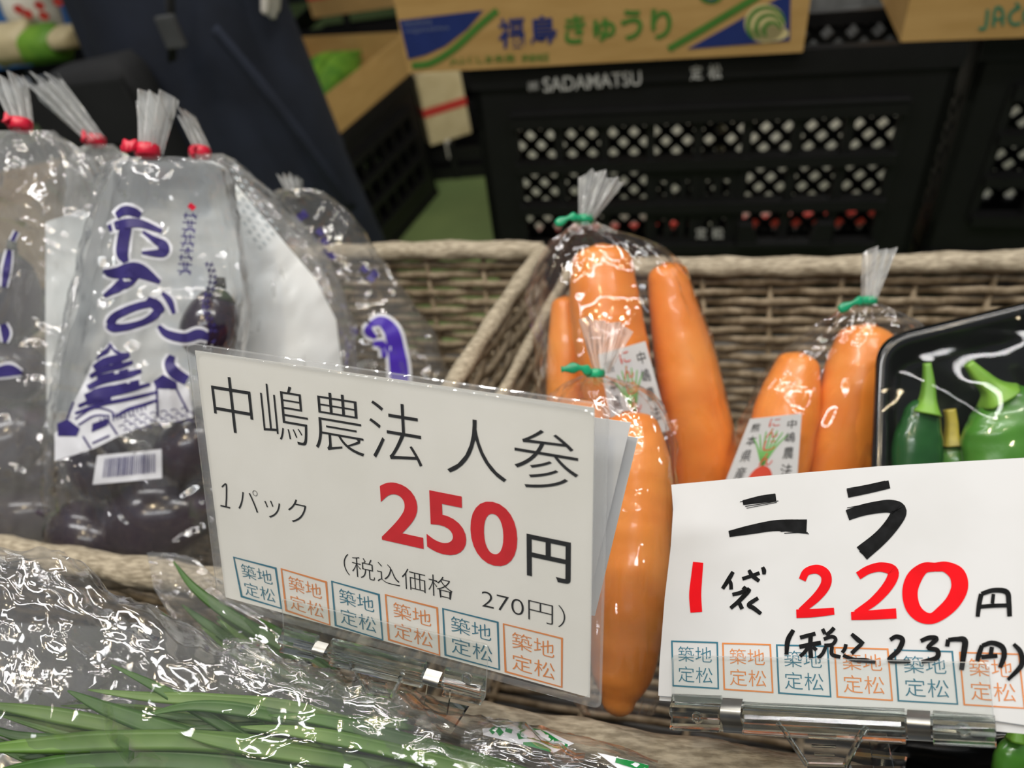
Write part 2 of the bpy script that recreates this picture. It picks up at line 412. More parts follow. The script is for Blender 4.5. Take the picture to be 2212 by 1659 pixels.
# ------------------------------------------------------------------ setting
o = MB().box((-3, -1.5, -.05), (3, 4.6, 0), FLOOR).build('floor', smooth=False); setp(o, kind='structure')
o = MB().box((-3, 4.6, -.05), (3, 4.7, 2.8), DARKWALL).build('wall_back', smooth=False); setp(o, kind='structure')
TOP = .46
t_ = thing('display_table', 'grey display table carrying the wicker baskets', 'table', (0, .3, 0))
MB().box((-.9, -.06, TOP - .03), (.9, .68, TOP), COUNTER).build('tabletop', t_, False, .002)
for x in (-.8, .8):
    for y in (0, .6): MB().box((x - .02, y - .02, 0), (x + .02, y + .02, TOP - .03), GREYP).build('leg', t_, False)
b_ = MB().box((-.62, -.05, TOP), (-.212, .195, .646), COUNTER).build('display_riser', None, False, .003)
setp(b_, 'plain grey riser box in front of the eggplant basket, under the crumpled chive bag', 'riser')
b_ = MB().box((-.208, -.05, TOP), (.48, .085, .630), COUNTER).build('display_riser', None, False, .003)
setp(b_, 'plain grey riser box in front of the carrot basket, under the two clips', 'riser')
# ------------------------------------------------------------------ wicker baskets
def weave(mb, tl, tr, br, bl, ncol, nrow, inward, amp=.0028):
    h = (tl - bl).length / nrow
    for j in range(nrow):
        v = (j + .5) / nrow; a = tl.lerp(bl, v); b = tr.lerp(br, v); n = ncol * 6; pts = []
        for i in range(n + 1):
            u = i / n; ph = PI * (u * ncol + j % 2)
            p = a.lerp(b, u) + inward * (amp * math.cos(ph)) + Vector((0, 0, .0007 * math.sin(i * 1.7 + j * 2.3) + .0012 * math.cos(ph)))
            pts.append(p)
        mb.tube(pts, h * .43, WICKER, 6, .55, Vector((0, 0, 1)))
    for k in range(ncol + 1):
        u = min(max(k / ncol, .01), .99); mb.tube([tl.lerp(tr, u), bl.lerp(br, u)], .0026, WICKER, 6)
def rim(mb, a, b, r=.0082):
    L = (b - a).length; n = int(L / .0022); d = (b - a).normalized(); s = d.cross(Vector((0, 0, 1))).normalized(); u = s.cross(d); rs = []
    for i in range(n + 1):
        c = a.lerp(b, i / n) + Vector((0, 0, .0012 * math.sin(i * .05))); ring = []
        for j in range(20):
            an = 2 * PI * j / 20; q = an + i * .0022 * 55
            rr = r * (1 + .10 * math.cos(2 * q) - .09 * max(0, math.cos(q * 2 + .6)) ** 6 + .05 * noise.noise(Vector((i * .2, j * .9, L))))
            ring.append(c + s * (math.cos(an) * rr * 1.12) + u * (math.sin(an) * rr))
        rs.append(ring)
    mb.rings(rs, WICKRIM)
def basket(label, bl, br, fr, fl, ztop, zbot, rr=(.0085, .0085, .0085, .0085), taper=.025):
    c = (bl + br + fr + fl) / 4; c.z = ztop
    t = thing('wicker_basket', label, 'basket', (c.x, c.y, zbot))
    T = [bl, br, fr, fl]; B = []
    for p in T: q = p + (c - p).normalized() * taper; q.z = zbot; B.append(q)
    for i in range(4):
        a, b, a2, b2 = T[i], T[(i + 1) % 4], B[i], B[(i + 1) % 4]; inw = ((c - (a + b) / 2) * Vector((1, 1, 0))).normalized()
        mb = MB(); weave(mb, a, b, b2, a2, max(3, round((a - b).length / .056)), int((ztop - zbot) / .0096), inw); mb.build('woven_wall', t)
        mb = MB(); rim(mb, a, b, rr[i]); mb.build('rim', t)
    mb = MB(); weave(mb, B[0] + Vector((0, 0, .004)), B[1] + Vector((0, 0, .004)), B[2] + Vector((0, 0, .004)), B[3] + Vector((0, 0, .004)), 8, 40, Vector((0, 0, 1)), .001); mb.build('woven_base', t)
    return t
z = .652
br = WZ(1172, 540, z); b0 = WZ(790, 545, z); bl = br + (b0 - br) * 2.6
f0 = WZ(0, 1185, z); f1 = WZ(480, 1265, z); fr_ = f0 + (f1 - f0) * 1.32; fl = f0 + (f0 - f1) * .75
basket('wicker basket filled with the eggplant bags, left of the carrots', bl, br, fr_, fl, z, TOP + .004, (.0085, .0062, .0085, .0085))
z = .632
a = WZ(1480, 578, z); b = WZ(2212, 566, z); d = (b - a) / (b.x - a.x)
bl = a + d * (-.074 - a.x); br = a + d * (.50 - a.x)
a = WZ(1000, 1552, z); b = WZ(1700, 1672, z); d = (b - a) / (b.x - a.x)
fl = a + d * (-.172 - a.x); fr_ = a + d * (.47 - a.x)
basket('wicker basket holding the carrot bags and the black pepper tray', bl, br, fr_, fl, z, TOP + .004, (.0085, .0085, .0085, .0042))

# ------------------------------------------------------------------ laminated printed price card in its clear clip
Q1 = [(421, 757), (1284, 881), (1274, 1507), (487, 1290)]
tl, tr, bl_ = W(421, 757, .315), W(1284, 881, .256), W(487, 1290, .345)
P1 = Plane(tl, tr, bl_)
def card(pl, q, name, parent, m, n0, n1, curve=0):
    mb = MB(); uv = [pl.uv(*p) for p in q]; mb.prism(uv, n0, n1, m, pl.fr); return mb
t1 = thing('price_card', 'laminated printed price card with big red 250, tilted behind clear clip', 'price card', P1.hit(880, 1400))
mb = card(P1, Q1, 'paper', t1, PAPER, -.0003, 0)
f1, g1 = homog(Q1)
def rect1(l, r, tp, bt): return (g1(*l)[0], g1(*tp)[1], g1(*r)[0], g1(*bt)[1])
for st, rc, m, off in [
    ('中嶋農法', rect1((457, 845), (912, 1000), (490, 814), (911, 1010)), INK, -.012),
    ('人参', rect1((966, 1022), (1250, 1040), (1026, 906), (1135, 1052)), INK, -.012),
    ('パック', rect1((514, 1090), (663, 1110), (553, 1060), (640, 1131)), INK, -.014),
    ('250', rect1((820, 1085), (1117, 1130), (855, 1043), (1085, 1226)), INKR, .022),
    ('円', rect1((1138, 1230), (1233, 1200), (1140, 1153), (1220, 1261)), INK, .012),
    ('（税込価格', rect1((743, 1225), (978, 1280), (752, 1197), (975, 1297)), INK, -.014),
    ('270円）', rect1((1041, 1310), (1221, 1325), (1055, 1271), (1210, 1355)), INK, -.014)]:
    P1.text(mb, st, None, m, off, .00025, f1, rc)
S1 = [[(503, 1202), (597, 1226), (609, 1316), (520, 1290)], [(606, 1227), (706, 1256), (714, 1352), (616, 1320)], [(715, 1254), (820, 1283), (828, 1384), (723, 1352)],
      [(831, 1283), (946, 1312), (951, 1417), (838, 1383)], [(955, 1313), (1077, 1343), (1080, 1448), (960, 1416)], [(1086, 1346), (1216, 1378), (1215, 1486), (1090, 1452)]]
for i, q in enumerate(S1): stamp(P1, mb, q, ORNG if i % 2 else TEAL, .00025)
P1.strokes(mb, [(479, 1052), (488, 1046), (489, 1070), (488, 1094)], 3.2, INK, .00025); P1.strokes(mb, [(476, 1092), (497, 1097)], 3.2, INK, .00026)
mb.build('printed_paper', t1, False)
# laminate pouch with rounded corners
def rounded(uv, r, k=5):
    out = []; n = len(uv)
    for i in range(n):
        p, a, b = Vector(uv[i]), Vector(uv[i - 1]), Vector(uv[(i + 1) % n]); da = (a - p).normalized(); db = (b - p).normalized()
        for j in range(k + 1):
            s = j / k; q0 = p + da * r; q1 = p + db * r; out.append(tuple(q0 * (1 - s) ** 2 + p * 2 * s * (1 - s) + q1 * s * s))
    return out
L1 = [(404, 738), (1318, 872), (1300, 1530), (474, 1302)]
luv = rounded([P1.uv(*p) for p in L1], .004)
mb = MB()
for nn in (.0006, -.0007):
    vs = [P1.O + P1.U * x + P1.V * y + P1.N * nn for x, y in luv]; mb.add(vs, [tuple(range(len(vs)))], LAMI)
# the sealed edge, a slightly thicker ridge along the pouch outline
EDGE = film('laminate_edge', .13, .6, 60, .07, .8, .08, bdist=.003)
k = len(luv); c = Vector((sum(p[0] for p in luv) / k, sum(p[1] for p in luv) / k))
for s0, s1 in ((1, .945), (1, .990), (.952, .945)):
    o_ = [c + (Vector(p) - c) * s0 for p in luv]; i_ = [c + (Vector(p) - c) * s1 for p in luv]
    vs = [P1.O + P1.U * p.x + P1.V * p.y + P1.N * .0009 for p in o_] + [P1.O + P1.U * p.x + P1.V * p.y + P1.N * .0013 for p in i_]
    mb.add(vs, [(i, (i + 1) % k, k + (i + 1) % k, k + i) for i in range(k)], EDGE)
mb.build('laminate_pouch', t1, False)
# spare cards tucked behind
def spare(label, q, t, th=.0004):
    pts = [W(*p, tt) for p, tt in zip(q, t)]; pl = Plane(pts[0], pts[1], pts[3]); m_ = MB(); m_.prism([pl.uv(*p) for p in q], -th, 0, PAPERW, pl.fr)
    o_ = m_.build('spare_card', None, False); return setp(o_, label, 'price card')
spare('blank white card peeking out just behind the laminated card', [(560, 800), (1363, 913), (1270, 1300), (540, 1270)], (.321, .2720, .300, .352))
spare('second blank white card peeking out furthest behind the laminated card', [(600, 820), (1378, 946), (1285, 1330), (560, 1290)], (.328, .2800, .308, .358))

def clip(label, pl, q_plate, hinge, blocks, clips, tab, stand, screws, lift=.0016):
    """clear card clip: plate in front of the card, hinge bar, spring clips, squeeze tab, foot"""
    c = pl.hit(*q_plate[2]); t = thing('card_clip', label, 'card clip', c)
    uv = lambda p: pl.uv(*p, lift)
    m_ = MB(); rq = rounded([uv(p) for p in q_plate], .0022); m_.prism(rq, lift, lift + .0016, ACRYL, pl.fr); lp = [pl.O + pl.U * x + pl.V * y + pl.N * (lift + .001) for x, y in rq + rq[:1]]; m_.tube(lp, .00022, EDGEHL, 8); m_.build('front_plate', t, False)
    m_ = MB(); m_.prism([uv(p) for p in q_plate], -.0032, -.0016, ACRYL, pl.fr); m_.build('back_plate', t, False)
    hblk = []
    for q in blocks:
        m_ = MB(); u4 = [Vector(uv(p)) for p in q]; prof = [(0, .0018), (.10, .0026), (.22, .0030), (.32, .0050), (.45, .0056), (.58, .0048), (.66, .0030), (.80, .0034), (.92, .0050), (1, .0044)]; rs = []
        for s, n in prof:
            l, r_ = u4[0].lerp(u4[3], s), u4[1].lerp(u4[2], s); rs.append([pl.O + pl.U * p.x + pl.V * p.y + pl.N * h for p, h in ((l, lift), (r_, lift), (r_, lift + n), (r_.lerp(l, .02), lift + n + .0004), (l.lerp(r_, .02), lift + n + .0004), (l, lift + n))])
        m_.rings(rs, GLASS); hb = m_.build('hinge_block', t, False); hblk.append(hb)
    a, b = hinge; A = pl.hit(*a, lift + .001); B = pl.hit(*b, lift + .001)
    m_ = MB(); m_.tube([A, B], .0011, GLASS, 10); m_.build('hinge_rod', t)
    for q in clips:
        uvq = [uv(p) for p in q]; m_ = MB(); prof = []
        for j in range(9):
            s = j / 8; prof.append((s, .0052 * math.sin(PI * min(1, s * 1.15 + .05)) + .0012))
        vs = []
        for s, n in prof:
            for l, r in ((0, 3), (1, 2)):
                p = Vector(uvq[l]).lerp(Vector(uvq[r]), s); vs.append(pl.O + pl.U * p.x + pl.V * p.y + pl.N * (lift + n))
        m_.add(vs, [(2 * j, 2 * j + 1, 2 * j + 3, 2 * j + 2) for j in range(8)], STEEL); o_ = m_.build('spring_clip', t); o_['label'] = 'bent steel spring clip'
    tuv = [uv(p) for p in tab]; m_ = MB(); m_.prism(tuv, lift + .0005, lift + .0016, ACRYL, pl.fr)
    for i in (1, 2, 3):
        a, b = Vector(tuv[i % 4]), Vector(tuv[(i + 1) % 4]) if i < 3 else Vector(tuv[0])
        m_.tube([pl.O + pl.U * p.x + pl.V * p.y + pl.N * (lift + .002) for p in (a, b)], .0011, GLASS, 8)
    for k in (.35, .55, .75):
        a = Vector(tuv[0]).lerp(Vector(tuv[3]), k); b = Vector(tuv[1]).lerp(Vector(tuv[2]), k)
        a, b = a.lerp(b, .3), a.lerp(b, .7); m_.tube([pl.O + pl.U * p.x + pl.V * p.y + pl.N * (lift + .002) for p in (a, b)], .0007, GLASS, 6)
    m_.build('squeeze_tab', t, False)
    m_ = MB()
    for q, n0, n1 in stand: m_.prism([uv(p) for p in q], n0, n1, GLASS, pl.fr)
    m_.build('foot', t, False)
    for p in screws:
        m_ = MB(); cc = pl.hit(*p, lift + .0045); ring = lambda r, h: [cc + pl.U * (math.cos(k * PI / 8) * r) + pl.V * (math.sin(k * PI / 8) * r) + pl.N * h for k in range(16)]
        m_.rings([ring(.0024, 0), ring(.0024, .0008), ring(.0012, .0008), ring(.0011, .0004)], GLASS); m_.build('moulded_boss', min(hblk, key=lambda o: (sum((v.co for v in o.data.vertices), Vector()) / len(o.data.vertices) + wloc(o) - cc).length))
    return t
clip('clear plastic clip gripping the bottom of the laminated card', P1,
     [(612, 1291), (1057, 1392), (1050, 1508), (618, 1398)], ((640, 1392), (1045, 1500)),
     [[(616, 1352), (690, 1372), (690, 1412), (618, 1396)], [(720, 1378), (922, 1428), (922, 1472), (724, 1424)], [(965, 1440), (1050, 1460), (1048, 1508), (965, 1488)]],
     [[(690, 1378), (716, 1385), (716, 1420), (690, 1414)], [(927, 1437), (961, 1446), (958, 1484), (928, 1476)]],
     [(765, 1424), (878, 1448), (852, 1498), (800, 1490)],
     [([(915, 1480), (966, 1492), (955, 1560), (905, 1545)], -.004, -.002), ([(880, 1545), (985, 1570), (975, 1585), (870, 1560)], -.012, .002)], [(1010, 1464)])

# ------------------------------------------------------------------ handwritten price card in its clear clip
Z2 = 812 / 2044
def z2(x, y): return (1400 + x * Z2, 1000 + y * Z2)
P2 = Plane(W(1450, 1047, .335), W(2330, 985, .262), W(1422, 1503, .322))
Q2 = [(1450, 1047), (1640, 1029), (1900, 1007), (2330, 982), (2340, 1585), (2150, 1557), (1750, 1525), (1422, 1503), (1424, 1440), (1436, 1290), (1449, 1180), (1454, 1100)]
t2 = thing('price_card', 'white handwritten price card with red 220 under black brush lettering', 'price card', P2.hit(1800, 1540))
mb = MB(); mb.prism([P2.uv(*p) for p in Q2], -.0003, 0, PAPERW, P2.fr)
S2 = [((125, 965), (380, 973), (386, 1231), (131, 1215)), ((402, 977), (668, 984), (682, 1252), (410, 1235)), ((695, 986), (980, 993), (997, 1275), (707, 1255)),
      ((1010, 1000), (1307, 1008), (1332, 1295), (1025, 1276)), ((1337, 1013), (1658, 1022), (1687, 1315), (1357, 1297)), ((1690, 1026), (2020, 1036), (2052, 1338), (1715, 1318))]
for i, q in enumerate(S2): stamp(P2, mb, [z2(*p) for p in q], ORNG if i % 2 else TEAL, .0002)
def brush(strokes, m):
    for k, (pts, wd) in enumerate(strokes):
        P2.strokes(mb, [z2(*p) for p in pts], [x * Z2 for x in wd] if hasattr(wd, '__len__') else wd * Z2, m, .0003 + .00001 * k)
brush([([(515, 216), (600, 200), (695, 188)], [26, 38, 42]), ([(440, 386), (560, 362), (700, 340), (862, 346)], [34, 50, 60, 78]),
       ([(1084, 166), (1200, 142), (1312, 116)], [46, 46, 44]), ([(1084, 284), (1160, 258), (1250, 240), (1320, 236), (1364, 262), (1330, 330), (1260, 410), (1162, 492)], [58, 62, 66, 72, 84, 80, 80, 88]),
       ([(462, 592), (440, 630), (405, 684)], [20, 24, 20]), ([(428, 632), (448, 650), (452, 688)], 20),
       ([(512, 630), (550, 618), (606, 598)], 20), ([(548, 582), (566, 612), (604, 642)], [18, 24, 20]), ([(622, 566), (630, 585), (630, 606)], [18, 24, 18]),
       ([(458, 716), (500, 706), (548, 690), (500, 745), (448, 790)], [20, 22, 26, 24, 20]), ([(490, 745), (500, 770), (512, 794)], 22), ([(598, 734), (548, 770), (575, 790), (614, 820)], [20, 24, 24, 20]),
       ([(530, 672), (515, 690)], 18),
       ([(1812, 712), (1800, 770), (1792, 836)], [26, 26, 22]), ([(1812, 712), (1880, 692), (1950, 702), (1962, 760), (1966, 834)], [24, 26, 30, 28, 26]), ([(1878, 712), (1872, 765)], 20), ([(1800, 782), (1880, 776), (1970, 774)], 22),
       ([(790, 908), (760, 965), (752, 1042)], [22, 28, 20]), ([(826, 950), (870, 938), (910, 928)], 22), ([(822, 1000), (880, 988), (940, 978)], 24), ([(884, 940), (882, 1000), (886, 1062)], 24), ([(872, 1000), (850, 1030), (826, 1052)], 20), ([(896, 1000), (916, 1018)], 20),
       ([(948, 902), (962, 930)], 20), ([(1012, 896), (995, 915), (968, 938)], 22), ([(955, 958), (1000, 944), (1020, 960), (1000, 988), (958, 992)], 20), ([(966, 1000), (950, 1035), (924, 1062)], 20), ([(1000, 996), (1000, 1040), (1046, 1056)], [20, 22, 20]),
       ([(1076, 985), (1070, 1010), (1056, 1032)], 20), ([(1106, 930), (1140, 960), (1172, 985)], [20, 26, 22]), ([(1160, 985), (1135, 1008), (1106, 1036)], 22), ([(1060, 1046), (1120, 1070), (1180, 1074), (1236, 1084)], [18, 24, 26, 18]),
       ([(1316, 962), (1350, 944), (1384, 962), (1362, 1018), (1312, 1074), (1426, 1080)], [22, 24, 28, 28, 24, 20]),
       ([(1482, 968), (1530, 950), (1568, 958), (1522, 1004), (1572, 1018), (1568, 1060), (1486, 1082)], [22, 26, 28, 22, 26, 28, 20]),
       ([(1632, 960), (1626, 998)], 24), ([(1632, 962), (1680, 958), (1722, 966), (1716, 1040), (1704, 1126)], [22, 26, 34, 32, 26]),
       ([(1816, 992), (1800, 1040), (1790, 1078)], [24, 28, 22]), ([(1816, 994), (1870, 978), (1925, 1000), (1936, 1050), (1914, 1112)], [24, 26, 30, 30, 24]), ([(1870, 1000), (1862, 1050)], 24), ([(1812, 1056), (1900, 1048)], 24),
       ([(1988, 984), (2026, 1030), (2030, 1100), (1956, 1180)], [20, 28, 30, 18])], MARK)
brush([([(272, 540), (262, 640), (256, 720), (262, 812)], [56, 62, 66, 64]),
       ([(838, 636), (862, 592), (920, 578), (964, 606), (966, 660), (920, 726), (830, 806)], [40, 42, 50, 56, 56, 50, 36]), ([(806, 820), (900, 816), (1012, 806)], [46, 46, 38]),
       ([(1142, 614), (1200, 580), (1270, 566), (1332, 590), (1310, 660), (1230, 750), (1130, 818)], [44, 46, 52, 60, 58, 50, 36]), ([(1104, 832), (1220, 826), (1350, 818)], [44, 52, 56]),
       ([(1560, 566), (1500, 572), (1448, 624), (1424, 700), (1438, 780), (1480, 830), (1540, 846), (1600, 812), (1660, 752), (1694, 676), (1680, 606), (1620, 566), (1560, 566)],
        [48, 60, 84, 84, 80, 70, 60, 74, 84, 92, 88, 60, 48])], MARKR)
brush([([(528, 236), (620, 222), (708, 206)], 4), ([(535, 246), (640, 226), (700, 214)], 3), ([(720, 372), (800, 368), (874, 386)], 5), ([(740, 382), (820, 378), (868, 378)], 4), ([(1082, 244), (1180, 226), (1300, 206)], 4), ([(1082, 254), (1190, 232), (1330, 204)], 3), ([(1080, 140), (1180, 122), (1290, 98)], 4), ([(500, 212), (600, 182), (690, 168)], 4), ([(1150, 480), (1180, 505), (1196, 520)], 6)], MARK)
mb.build('handwritten_paper', t2, False)
spare('plain white sheet backing the handwritten card, edge showing at lower left', [(1460, 1060), (2300, 1000), (2338, 1597), (1424, 1513)], (.3385, .2675, .2545, .3235))
clip('clear plastic clip gripping the bottom of the handwritten card', P2,
     [z2(135, 1045), z2(1850, 1085), z2(1892, 1525), z2(135, 1440)], (z2(150, 1310), z2(1880, 1400)),
     [[z2(137, 1255), z2(402, 1265), z2(405, 1452), z2(137, 1440)], [z2(525, 1300), z2(1395, 1335), z2(1405, 1515), z2(527, 1465)], [z2(1550, 1345), z2(1885, 1372), z2(1892, 1537), z2(1553, 1520)]],
     [[z2(413, 1272), z2(522, 1278), z2(522, 1470), z2(413, 1462)], [z2(1410, 1335), z2(1535, 1342), z2(1540, 1510), z2(1415, 1502)]],
     [z2(710, 1395), z2(1190, 1415), z2(1075, 1640), z2(870, 1635)],
     [([z2(1190, 1500), z2(1290, 1505), z2(1330, 1680), z2(1220, 1680)], -.006, -.003), ([z2(1080, 1600), z2(1400, 1640), z2(1390, 1700), z2(1080, 1690)], -.014, -.002)], [z2(270, 1385), z2(1715, 1450)])
# ------------------------------------------------------------------ carrots
def carrot(label, axis, t, wd, group=None, crown=True, seed=0):
    """axis px points from crown to tip, depth per point, width px per point"""
    rnd = random.Random(seed)
    P = catmull([tuple(W(a[0], a[1], d)) + (w_ / 2 * d / F,) for a, d, w_ in zip(axis, t, wd)], 10)
    root = thing('carrot', label, 'carrot', P[-1][:3], group)
    d0 = Vector(P[1][:3]) - Vector(P[0][:3]); d0.normalize(); r0 = P[0][3]; rs = []
    d1 = (Vector(P[-1][:3]) - Vector(P[-2][:3])).normalized(); r1 = P[-1][3]
    ext = [(Vector(P[0][:3]) - d0 * (r0 * math.sqrt(max(0, 1 - s * s)) * .62), r0 * s) for s in (.18, .4, .62, .8, .92)]
    mid = [(Vector(p[:3]), p[3]) for p in P]
    tail = [(Vector(P[-1][:3]) + d1 * (r1 * math.sqrt(max(0, 1 - s * s)) * .9), r1 * s) for s in (.93, .8, .6, .35, .1)]
    allp = ext + mid + tail
    for i, (c, r) in enumerate(allp):
        d = (allp[min(i + 1, len(allp) - 1)][0] - allp[max(i - 1, 0)][0]).normalized(); a = d.cross(FWD).normalized(); b = a.cross(d); ring = []
        for j in range(28):
            an = 2 * PI * j / 28; rr = r * (1 + .03 * noise.noise(Vector((i * .25, math.cos(an) + seed, math.sin(an)))) + .018 * noise.noise(Vector((i * 1.1 + seed, math.cos(an) * 2, math.sin(an) * 2))))
            ring.append(c + a * (math.cos(an) * rr) + b * (math.sin(an) * rr))
        rs.append(ring)
    MB().rings(rs, CARROT).build('root', root)
    if crown:
        c = ext[0][0]; m_ = MB(); a = d0.cross(FWD).normalized(); b = a.cross(d0); ring = lambda r, h: [c + a * (math.cos(k * PI / 8) * r) + b * (math.sin(k * PI / 8) * r) - d0 * h for k in range(16)]
        m_.rings([ring(r0 * .24, -r0 * .02), ring(r0 * .22, r0 * .05), ring(r0 * .12, r0 * .06)], CARROTTOP); o_ = m_.build('crown', root); o_['label'] = 'cut brownish crown of the carrot'
    return root
carrot('tall carrot with rounded crown, middle of the upright bag at the basket back', [(1300, 572), (1306, 660), (1322, 760), (1345, 900), (1365, 1060), (1380, 1200), (1386, 1290)], [.525, .523, .522, .525, .53, .535, .54], [134, 152, 158, 156, 145, 120, 80], seed=1)
carrot('carrot leaning on the right side of the upright bag at the basket back', [(1443, 596), (1462, 700), (1488, 820), (1510, 940), (1520, 1060), (1520, 1180)], [.53, .532, .535, .54, .545, .55], [88, 112, 136, 146, 138, 100], seed=2)
carrot('short slim carrot on the left side of the upright bag at the basket back', [(1222, 660), (1222, 760), (1228, 880), (1250, 1000), (1275, 1120)], [.545, .545, .548, .55, .552], [62, 80, 92, 90, 66], seed=3)
carrot('large carrot in the front bag, standing between the two price cards', [(1362, 930), (1370, 1010), (1366, 1120), (1360, 1240), (1352, 1360), (1342, 1460), (1336, 1512)], [.425, .423, .42, .415, .41, .405, .402], [128, 158, 168, 172, 162, 128, 74], seed=4)
carrot('carrot of the front bag mostly hidden behind the laminated card', [(1258, 895), (1256, 980), (1250, 1100), (1250, 1220), (1262, 1340)], [.45, .448, .446, .444, .442], [100, 128, 132, 120, 80], seed=5)
carrot('carrot behind the printed label in the right-hand bag beside the pepper tray', [(1722, 790), (1706, 860), (1684, 960), (1664, 1060), (1650, 1180), (1650, 1260)], [.505, .505, .507, .51, .515, .52], [92, 128, 142, 138, 110, 70], seed=6)
carrot('carrot nearest the pepper tray in the right-hand bag', [(1872, 742), (1860, 800), (1838, 900), (1818, 1010), (1800, 1120), (1790, 1220)], [.50, .50, .502, .505, .51, .515], [128, 148, 152, 144, 118, 70], seed=7)

# ------------------------------------------------------------------ carrot bags
def px_at(P):
    c = R.T @ (np.array(P) - EYE); return CX + F * c[0] / c[2], CY + F * c[1] / c[2]
def carrot_bag(label, secs, tie, tail, knot_r, seed, fanq, tfan, tailcol=TIE):
    rings = loft(secs, 128, 12, 2.3, .0012, .12, 13, seed, crease=.0022)
    c = sum((p for p in rings[-1]), Vector()) / len(rings[-1])
    t = thing('carrot_bag', label, 'bag of carrots', c)
    vs, fs = rings_mesh(rings); m_ = MB(); m_.add(vs, fs, FILM); n = len(rings[0]); m_.f.append([(len(rings) - 1) * n + j for j in range(n)]); m_.m.append(0)
    m_.build('film', t)
    m_ = MB(); m_.add(*fan(*fanq, tfan, seed, r0=knot_r), FILMG); o_ = m_.build('gathered_top', t); o_['label'] = 'pleated milky bag end above the tie'
    m_ = MB(); tie_band(m_, W(*tie, secs[0][2]), knot_r * 1.0, tailcol, W(*tail, secs[0][2] - .008), seed, .0027); o_ = m_.build('twist_tie', t); o_['label'] = 'green twist tie'
    return t, Skin(vs, fs)
def hs(ys, t0, t1, th):
    """rows of (y, left x, right x) -> loft sections with depth eased t0 -> t1"""
    n = len(ys); return [((l, y), (r, y), t0 + (t1 - t0) * i / (n - 1), th[i] if hasattr(th, '__len__') else th) for i, (y, l, r) in enumerate(ys)]
bA, sA = carrot_bag('upright carrot bag with green tie against the basket back', hs([(480, 1252, 1284), (500, 1225, 1335), (530, 1190, 1420), (590, 1158, 1478), (650, 1142, 1500), (750, 1160, 1535), (900, 1168, 1568), (1050, 1176, 1582), (1180, 1195, 1580), (1300, 1225, 1545)], .515, .54, [.005, .012, .024, .03, .032, .034, .034, .034, .033, .024]),
    (1262, 474), (1200, 484), .0058, 3, ((1268, 470), (1252, 372), (1352, 392)), .512)
bB, sB = carrot_bag('front carrot bag with green tie, half hidden by the laminated card', hs([(812, 1262, 1300), (835, 1215, 1372), (870, 1192, 1420), (930, 1186, 1446), (1020, 1184, 1456), (1200, 1190, 1454), (1380, 1205, 1444), (1480, 1222, 1428), (1545, 1262, 1402)], .44, .403, [.005, .014, .021, .025, .026, .027, .026, .022, .012]),
    (1286, 806), (1212, 798), .005, 5, ((1300, 800), (1252, 690), (1368, 716)), .437)
bC, sC = carrot_bag('right-hand carrot bag with green tie beside the pepper tray', hs([(655, 1852, 1892), (680, 1805, 1945), (710, 1760, 1985), (760, 1700, 1988), (830, 1646, 1962), (950, 1592, 1932), (1060, 1560, 1908), (1180, 1552, 1880), (1290, 1575, 1850)], .492, .52, [.005, .013, .021, .026, .028, .03, .03, .028, .02]),
    (1874, 650), (1812, 670), .0052, 9, ((1880, 648), (1868, 548), (1942, 546)), .49)
def carrot_label(parent, q, t, seed, full):
    P = [W(*p, tt) for p, tt in zip(q, t)]; pl = Plane(P[0], P[1], P[3]); mb = MB(); mb.prism([pl.uv(*p) for p in q], -.0002, 0, PAPERW, pl.fr); f = homog(q)[0]
    T = lambda s, rc, m: pl.text(mb, s, None, m, 0, .0003, f, rc)
    for i, ch in enumerate('中嶋農法'): T(ch, (.76, .10 + i * .21, .92, .25 + i * .21), INK)
    for i, ch in enumerate('熊本県産'): T(ch, (.10, .10 + i * .21, .26, .25 + i * .21), INK)
    RI = mat('label_red', 'd8503c', .5); GI = mat('label_green', '7cbf6a', .5)
    S = lambda pts, wd, m, l: pl.strokes(mb, [f(*p) for p in pts], wd, m, l)
    for a in range(7): S([(.48, .74), (.48 + (a - 3) * .05, .5), (.50 + (a - 3) * .10, .22 + .04 * abs(a - 3))], [5, 4, 2.5], GI, .00028)
    pts = [(.49 + .17 * math.cos(k * PI / 10) * (1 - .15 * math.sin(k * PI / 10)), .86 - .13 * math.sin(k * PI / 10)) for k in range(20)]
    pl.poly(mb, [f(*p) for p in pts], RI, .00032)
    for i, ch in enumerate('にん' + 'じん'): T(ch, (.42, .04 + i * .18, .62, .19 + i * .18), RI)
    return mb.build('printed_label', parent, False)
carrot_label(bC, [(1620, 905), (1732, 893), (1720, 1060), (1556, 1068)], [.470, .468, .476, .478], 1, True)
carrot_label(bA, [(1292, 766), (1394, 737), (1446, 930), (1330, 960)], [.482, .481, .490, .491], 2, True)

# ------------------------------------------------------------------ pepper tray
PT = Plane(W(1905, 745, .455), W(2420, 590, .43), W(1897, 1050, .435))
t = thing('pepper_tray', 'black plastic tray of green peppers leaning upright behind the handwritten card', 'tray', PT.hit(2150, 1400))
out = [(1903, 738), (2212, 662), (2520, 585), (2540, 1000), (2545, 1420), (1890, 1440), (1893, 1030)]
uvo = rounded([PT.uv(*p) for p in out], .016, 8)
def inset(uv, k, cx=None):
    c = Vector((sum(p[0] for p in uv) / len(uv), sum(p[1] for p in uv) / len(uv))); o_ = []
    for p in uv: d = Vector(p) - c; o_.append(tuple(c + d * (1 - k / d.length)))
    return o_
lay = lambda uv, n: [PT.O + PT.U * x + PT.V * y + PT.N * n for x, y in uv]
mb = MB(); mb.rings([lay(inset(uvo, -.002), -.003), lay(inset(uvo, -.003), 0), lay(uvo, .002), lay(inset(uvo, .004), .0018), lay(inset(uvo, .006), -.001), lay(inset(uvo, .011), -.020), lay(inset(uvo, .016), -.025)], TRAY, False, True)
mb.build('tray_shell', t)
